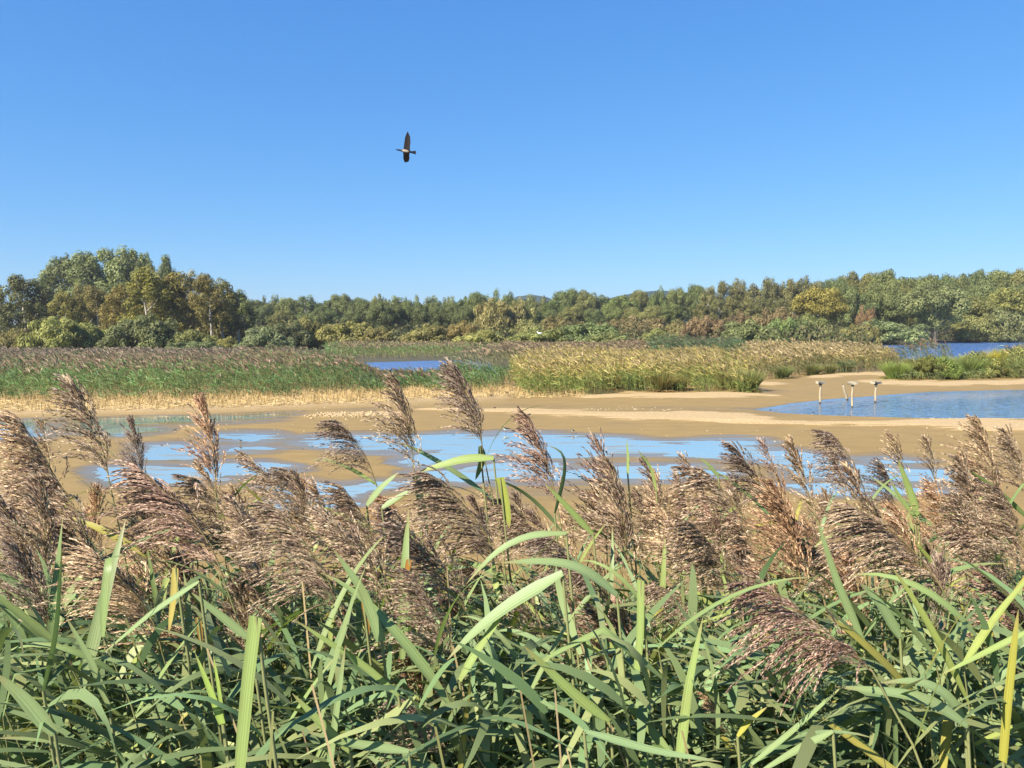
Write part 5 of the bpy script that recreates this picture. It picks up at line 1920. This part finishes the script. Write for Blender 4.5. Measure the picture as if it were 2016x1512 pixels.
# single leaves one can point at: pixel midline, width in px, depth, tint, label
def hero_leaf(mid, wpx, D, tint, label, facing=0.9, dd=0.0, pw=2.3, w0=0.45):
    mid = np.asarray(mid, float)
    n = 11
    seg = np.concatenate([[0], np.cumsum(np.linalg.norm(np.diff(mid, axis=0), axis=1))])
    tt = np.linspace(0, seg[-1], n)
    uu = np.interp(tt, seg, mid[:, 0])
    vv = np.interp(tt, seg, mid[:, 1])
    for _ in range(2):                      # round the corners
        uu[1:-1] = (uu[:-2] + 2 * uu[1:-1] + uu[2:]) / 4
        vv[1:-1] = (vv[:-2] + 2 * vv[1:-1] + vv[2:]) / 4
    pts = np.array([P(a, b, D + dd * i / (n - 1)) for i, (a, b) in enumerate(zip(uu, vv))])
    base = pts[0]
    rx = base[0] + 0.12
    ry = max(base[1] + 0.02, 0.8)
    rz = gz(rx, ry)
    root = bpy.data.objects.new('reed_shoot', None)
    COL.objects.link(root)
    root.location = (rx, ry, rz)
    tag(root, label, 'reed', 'reeds known by one showy leaf')
    o3 = np.array([rx, ry, rz])
    sp_ = bez(np.array([0, 0, -0.05]), np.array([0, 0, (base[2] - rz) * 0.5]), base - o3 - np.array([-0.02, 0, 0.25]), base - o3, 9)
    q = Q()
    tube(q, sp_, np.linspace(0.0045, 0.0028, 9), 5, (0.24, 0.25, 0.10))
    link('stem', q.mesh('stem', M_STEM, True), root)
    tan = unit(np.gradient(pts, axis=0))
    view = unit(pts - np.array([0, 0, EYE]))
    side = unit(np.cross(tan, view))
    nrm = np.cross(side, tan)
    # of the two ways to turn the blade, the one that catches the sun
    sgn = max((1, -1), key=lambda s_: abs(np.dot(unit(np.cross(tan[n // 2], side[n // 2] * facing + s_ * nrm[n // 2] * math.sqrt(max(0, 1 - facing ** 2)))), np.array(sv))))
    if facing > 0.85:
        facing = 0.85
    if tint[0] < 0.75:
        sgn = -sgn
    V, U = [], []
    for i in range(n):
        t = i / (n - 1)
        w = wpx * D / F * min(1, w0 + 2.5 * t) * (1 - t ** pw) ** 0.8 + 0.0006
        sdv = unit(side[i] * facing + sgn * nrm[i] * math.sqrt(max(0, 1 - facing ** 2)))
        fo = np.cross(tan[i], sdv) * 0.09 * w
        V += [pts[i] - sdv * w / 2 + fo, pts[i], pts[i] + sdv * w / 2 + fo]
        U += [(0, t), (0.5, t), (1, t)]
    f = [(i * 3 + j, i * 3 + j + 1, i * 3 + j + 4, i * 3 + j + 3) for i in range(n - 1) for j in range(2)]
    C = np.tile(np.array([0.240, 0.300, 0.122]), (len(V), 1))
    C[1::3] *= 1.25
    q = Q()
    q.add(np.array(V) - o3, f, C, U)
    o = link('leaf', q.mesh('leaf', M_LEAF, True), root)
    o.color = (*tint, 1)
    return root


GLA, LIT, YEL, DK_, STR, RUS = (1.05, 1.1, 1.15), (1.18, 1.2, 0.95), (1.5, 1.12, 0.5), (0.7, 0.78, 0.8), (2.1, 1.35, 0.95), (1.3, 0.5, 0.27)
HL = [
    ([(505, 1214), (492, 1310), (474, 1505), (466, 1600)], 29, 1.15, LIT, 'broad pale leaf hanging straight down at lower left', 0.99, 0.0, 6.0, 1.0),
    ([(1108, 1128), (1010, 1185), (930, 1245), (880, 1300)], 30, 1.45, GLA, 'broad blade pointing down left from the middle', 0.93),
    ([(1215, 1172), (1150, 1118), (1085, 1104), (985, 1108)], 26, 1.5, GLA, 'blade arching up left and out to a thin tip at the middle', 0.75),
    ([(1115, 1050), (1040, 1052), (975, 1085), (918, 1150)], 17, 1.7, GLA, 'long narrow leaf arching over left in front of the plumes', 0.8),
    ([(1262, 1142), (1262, 1250), (1248, 1375)], 17, 1.5, LIT, 'folded strap leaf standing upright right of centre', 0.95, 0.0, 8.0, 1.0),
    ([(1340, 1490), (1356, 1350), (1384, 1215)], 24, 1.3, LIT, 'tall broad upright blade right of the folded strap', 0.97, 0.0, 2.0, 0.9),
    ([(392, 1145), (300, 1205), (205, 1285)], 15, 1.4, GLA, 'long straight leaf slanting across the pale tan plume', 0.7),
    ([(752, 1262), (715, 1160), (655, 1080)], 25, 1.45, GLA, 'broad two-tone leaf pointing up left below the middle', 0.9, 0.0, 2.0, 0.9),
    ([(1168, 1052), (1120, 1000), (1072, 950)], 16, 2.0, LIT, 'leaf pointing up left in front of the purple plume', 0.9),
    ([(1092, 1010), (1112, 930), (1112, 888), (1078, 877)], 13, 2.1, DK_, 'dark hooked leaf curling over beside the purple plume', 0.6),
    ([(972, 902), (920, 902), (870, 915), (822, 930)], 20, 2.35, LIT, 'pale leaf lying level over the blue puddle', 0.9),
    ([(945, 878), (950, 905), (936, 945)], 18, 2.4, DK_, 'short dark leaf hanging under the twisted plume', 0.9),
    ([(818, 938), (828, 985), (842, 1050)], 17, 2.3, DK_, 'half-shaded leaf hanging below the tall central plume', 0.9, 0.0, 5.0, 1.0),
    ([(722, 995), (750, 960), (785, 930)], 16, 2.3, GLA, 'rolled green leaf rising to the right under the central plume', 0.8),
    ([(752, 1000), (775, 985), (812, 962)], 14, 2.25, GLA, 'short leaf below the rolled one, pointing up right', 0.8),
    ([(1905, 1430), (1830, 1375), (1750, 1362), (1645, 1352)], 27, 1.3, GLA, 'glaucous blade sweeping left at the lower right', 0.85),
    ([(1900, 1420), (1860, 1360), (1800, 1338), (1735, 1345)], 25, 1.35, GLA, 'second glaucous blade above the sweeping one', 0.8),
    ([(1700, 1262), (1650, 1150), (1608, 1020)], 20, 1.6, GLA, 'long blade rising up left past the orange-brown plume', 0.9),
    ([(1772, 1255), (1730, 1185), (1690, 1145)], 24, 1.5, GLA, 'grey-green broad blade beside the nearest plume', 0.95),
    ([(1808, 1015), (1790, 960), (1768, 905)], 18, 2.5, LIT, 'upright green blade standing clear of the plumes at right', 0.95),
    ([(1802, 1020), (1775, 985), (1752, 945)], 10, 2.5, LIT, 'shorter blade left of the upright green one', 0.9),
    ([(438, 1425), (415, 1360), (384, 1285)], 17, 1.3, (1.5, 1.6, 0.9), 'bright spear leaf pointing up at lower left', 0.95, 0.0, 1.6, 0.8),
    ([(440, 1425), (432, 1360), (420, 1290)], 9, 1.3, (1.5, 1.6, 0.9), 'narrow bright leaf beside the spear leaf', 0.9),
    ([(346, 1118), (342, 1180), (332, 1248)], 15, 1.45, STR, 'dead straw-coloured leaf under the large pinkish plume', 0.95, 0.0, 3.0, 0.8),
    ([(806, 1102), (802, 1125), (795, 1150)], 13, 1.7, RUS, 'rust-brown withered leaf below the central plumes', 0.95, 0.0, 3.0, 0.8),
    ([(716, 1185), (722, 1215), (727, 1250)], 12, 1.6, RUS, 'rust-brown withered leaf by the two-tone leaf', 0.95, 0.0, 3.0, 0.8),
    ([(390, 1215), (394, 1240), (397, 1275)], 13, 1.5, RUS, 'rust-brown withered leaf right of the dead straw leaf', 0.95, 0.0, 3.0, 0.8),
    ([(1562, 1020), (1520, 1028), (1480, 1036)], 11, 2.1, YEL, 'small yellow leaf lying across the plumes', 0.95),
    ([(1452, 1450), (1475, 1420), (1510, 1392)], 13, 1.3, YEL, 'yellow leaf low at right of centre', 0.9),
    ([(985, 940), (996, 985), (1003, 1040)], 19, 2.2, (1.35, 1.2, 0.6), 'yellowing folded leaf under the purple plume', 0.9, 0.0, 5.0, 1.0),
    ([(1236, 935), (1237, 905), (1234, 865)], 7, 2.6, LIT, 'single upright spear tip over the blue puddle', 0.9),
    ([(1292, 965), (1283, 920), (1255, 885)], 8, 2.5, LIT, 'curved spear tip right of the upright one', 0.8),
    ([(1415, 940), (1395, 915), (1375, 900)], 8, 2.5, LIT, 'short paired blade tip over the right puddle', 0.9),
    ([(108, 1445), (45, 1370), (-10, 1325)], 34, 1.2, GLA, 'broad dark blade at the lower left corner', 0.9),
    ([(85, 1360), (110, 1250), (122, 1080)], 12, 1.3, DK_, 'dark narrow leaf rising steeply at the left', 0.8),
    ([(215, 1392), (180, 1300), (130, 1215)], 16, 1.35, GLA, 'green leaf pointing up left below the dark left plume', 0.9),
    ([(495, 1260), (440, 1215), (375, 1165)], 20, 1.4, GLA, 'broad leaf running up left to the pinkish plume', 0.85),
    ([(785, 1370), (720, 1310), (580, 1220)], 17, 1.4, LIT, 'long thin blade crossing the middle from lower right', 0.85),
    ([(805, 1480), (690, 1465), (600, 1440)], 24, 1.25, GLA, 'glaucous leaf lying nearly level at the bottom middle', 0.8),
    ([(690, 1480), (640, 1430), (575, 1365)], 22, 1.25, LIT, 'bright leaf pointing up left at the bottom', 0.9),
    ([(905, 1340), (940, 1280), (1000, 1195)], 20, 1.45, LIT, 'leaf rising to the right in the middle, below the broad blade', 0.85),
    ([(640, 1600), (650, 1500), (680, 1270)], 16, 1.3, GLA, 'upright strap leaf in the lower middle', 0.95, 0.0, 4.0, 0.9),
    ([(1200, 1420), (1130, 1365), (1030, 1270)], 26, 1.35, LIT, 'pale leaf with a yellow edge pointing up left at lower middle', 0.9),
    ([(1640, 1440), (1580, 1470), (1480, 1530)], 18, 1.25, GLA, 'long leaf slanting down left at the bottom right', 0.8),
    ([(2030, 1240), (1930, 1290), (1850, 1330)], 15, 1.4, LIT, 'leaf coming in from the right edge pointing left', 0.8),
    ([(1975, 1500), (1985, 1380), (2005, 1200)], 18, 1.3, YEL, 'yellow-green strap at the right edge', 0.95, 0.0, 4.0, 0.9),
    ([(1480, 1505), (1560, 1440), (1660, 1350)], 14, 1.3, GLA, 'narrow leaf rising right beneath the nearest plume', 0.8),
    ([(1150, 1440), (1290, 1480), (1420, 1500)], 20, 1.2, (1.2, 1.3, 1.4), 'bluish leaf lying level at the bottom right of centre', 0.8),
]
for e in HL:
    hero_leaf(*e)

# a nettle pushing up through the reeds at the bottom
b = P(1275, 1475, 1.25)
rx, ry = b[0] + 0.03, b[1]
rz = gz(rx, ry)
root = bpy.data.objects.new('nettle', None)
COL.objects.link(root)
root.location = (rx, ry, rz)
tag(root, 'small leafy nettle with toothed leaves at the bottom edge, right of centre', 'nettle')
q = Q()
hN = b[2] - rz
tube(q, [(0, 0, -0.05), (-0.01, 0, hN * 0.5), (b[0] - rx, 0, hN)], [0.004, 0.003, 0.0015], 5, (0.20, 0.24, 0.08))
link('stem', q.mesh('stem', M_STEM, True), root)
q = Q()
nn = 12
V, U = [], []
for i in range(nn + 1):
    t = i / nn
    w = 0.024 * math.sin(math.pi * min(1, t * 0.9 + 0.1)) ** 0.8 * (1.18 if i % 2 else 0.82) + 0.0005
    V += [(-w, t * 0.07, -0.02 * t * t + 0.004), (0, t * 0.07, -0.02 * t * t), (w, t * 0.07, -0.02 * t * t + 0.004)]
    U += [(0, t * 0.8), (0.5, t * 0.8), (1, t * 0.8)]
q.add(V, [(i * 3 + j, i * 3 + j + 1, i * 3 + j + 4, i * 3 + j + 3) for i in range(nn) for j in range(2)], (0.13, 0.22, 0.055), U)
nl_ = q.mesh('leaf', M_LEAF, True)
for k in range(16):
    lev, a = k // 2, (k % 2) * math.pi + (k // 2) * 1.57 + rr.uniform(-0.3, 0.3)
    pz = hN - 0.045 * lev
    d = (math.cos(a), math.sin(a) - 0.2, 0.35 - 0.06 * lev)
    o = link('leaf', nl_, root, Matrix.Translation(Vector(((b[0] - rx) * pz / hN, 0, pz))) @ (basis(d, rr.uniform(-0.3, 0.3)) @ Matrix.Diagonal((1, 1, 1)) * (0.45 + 0.1 * lev)).to_4x4())

# ------------------------------------------------------------------ thick growth beneath: one mass
q = Q()
n = 40000
D = 1.3 + 3.1 * rng.random(n) ** 0.9
xx = (rng.uniform(-160, 2180, n) - CX) / F * D
ground_h = land(xx, D)
z = ground_h + rng.uniform(0.1, 1.75, n)
ok = z < EYE - 0.36 * D - 0.25 * rng.random(n)
xx, D, z = xx[ok], D[ok], z[ok]
n = len(xx)
az = rng.uniform(0, 2 * np.pi, n)
el = rng.uniform(0.15, 1.3, n)
d = unit(np.stack([np.cos(az) * np.cos(el) - 0.35, np.sin(az) * np.cos(el), np.sin(el)], 1))
b = np.stack([rng.normal(-0.15, 0.2, n), rng.normal(0, 0.15, n), -rng.uniform(0.1, 0.75, n)], 1)
sd_ = unit(np.cross(d, np.tile([0, 0, 1.0], (n, 1)) + 0.5 * rand_unit(n)))
ribbons(q, np.stack([xx, D, z], 1), d, rng.uniform(0.18, 0.38, n), rng.uniform(0.010, 0.023, n), b, sd_, 5,
        pick([(0.190, 0.240, 0.096), (0.165, 0.25, 0.105), (0.150, 0.205, 0.085), (0.27, 0.30, 0.12)], n), [0.5, 0.95, 1.0, 0.8, 0.45, 0.03])
m = 1100
D = 0.95 + 3.6 * rng.random(m)
xx = (rng.uniform(-160, 2180, m) - CX) / F * D
gh_ = land(xx, D)
hh = np.minimum(rng.uniform(1.2, 1.9, m), EYE - 0.30 * D - gh_ - 0.02)
d = unit(np.stack([rng.normal(-0.12, 0.14, m), rng.normal(0, 0.1, m), np.ones(m)], 1))
ribbons(q, np.stack([xx, D, gh_ - 0.03], 1), d, hh, rng.uniform(0.004, 0.008, m), np.stack([rng.normal(-0.08, 0.06, m), np.zeros(m), np.zeros(m)], 1), unit(np.stack([np.ones(m), rng.normal(0, 0.5, m), np.zeros(m)], 1)), 4,
        pick([(0.24, 0.24, 0.09), (0.34, 0.26, 0.13), (0.18, 0.20, 0.08), (0.40, 0.30, 0.16)], m), [1, 1, 0.9, 0.8, 0.6])
tag(link('reed_undergrowth', q.mesh('reed_undergrowth', M_UNDER)), 'dense tangle of reed leaves and stems filling the foreground bank', 'reeds', kind='stuff')

print('tris', sum(len(m.polygons) * 2 for m in bpy.data.meshes))
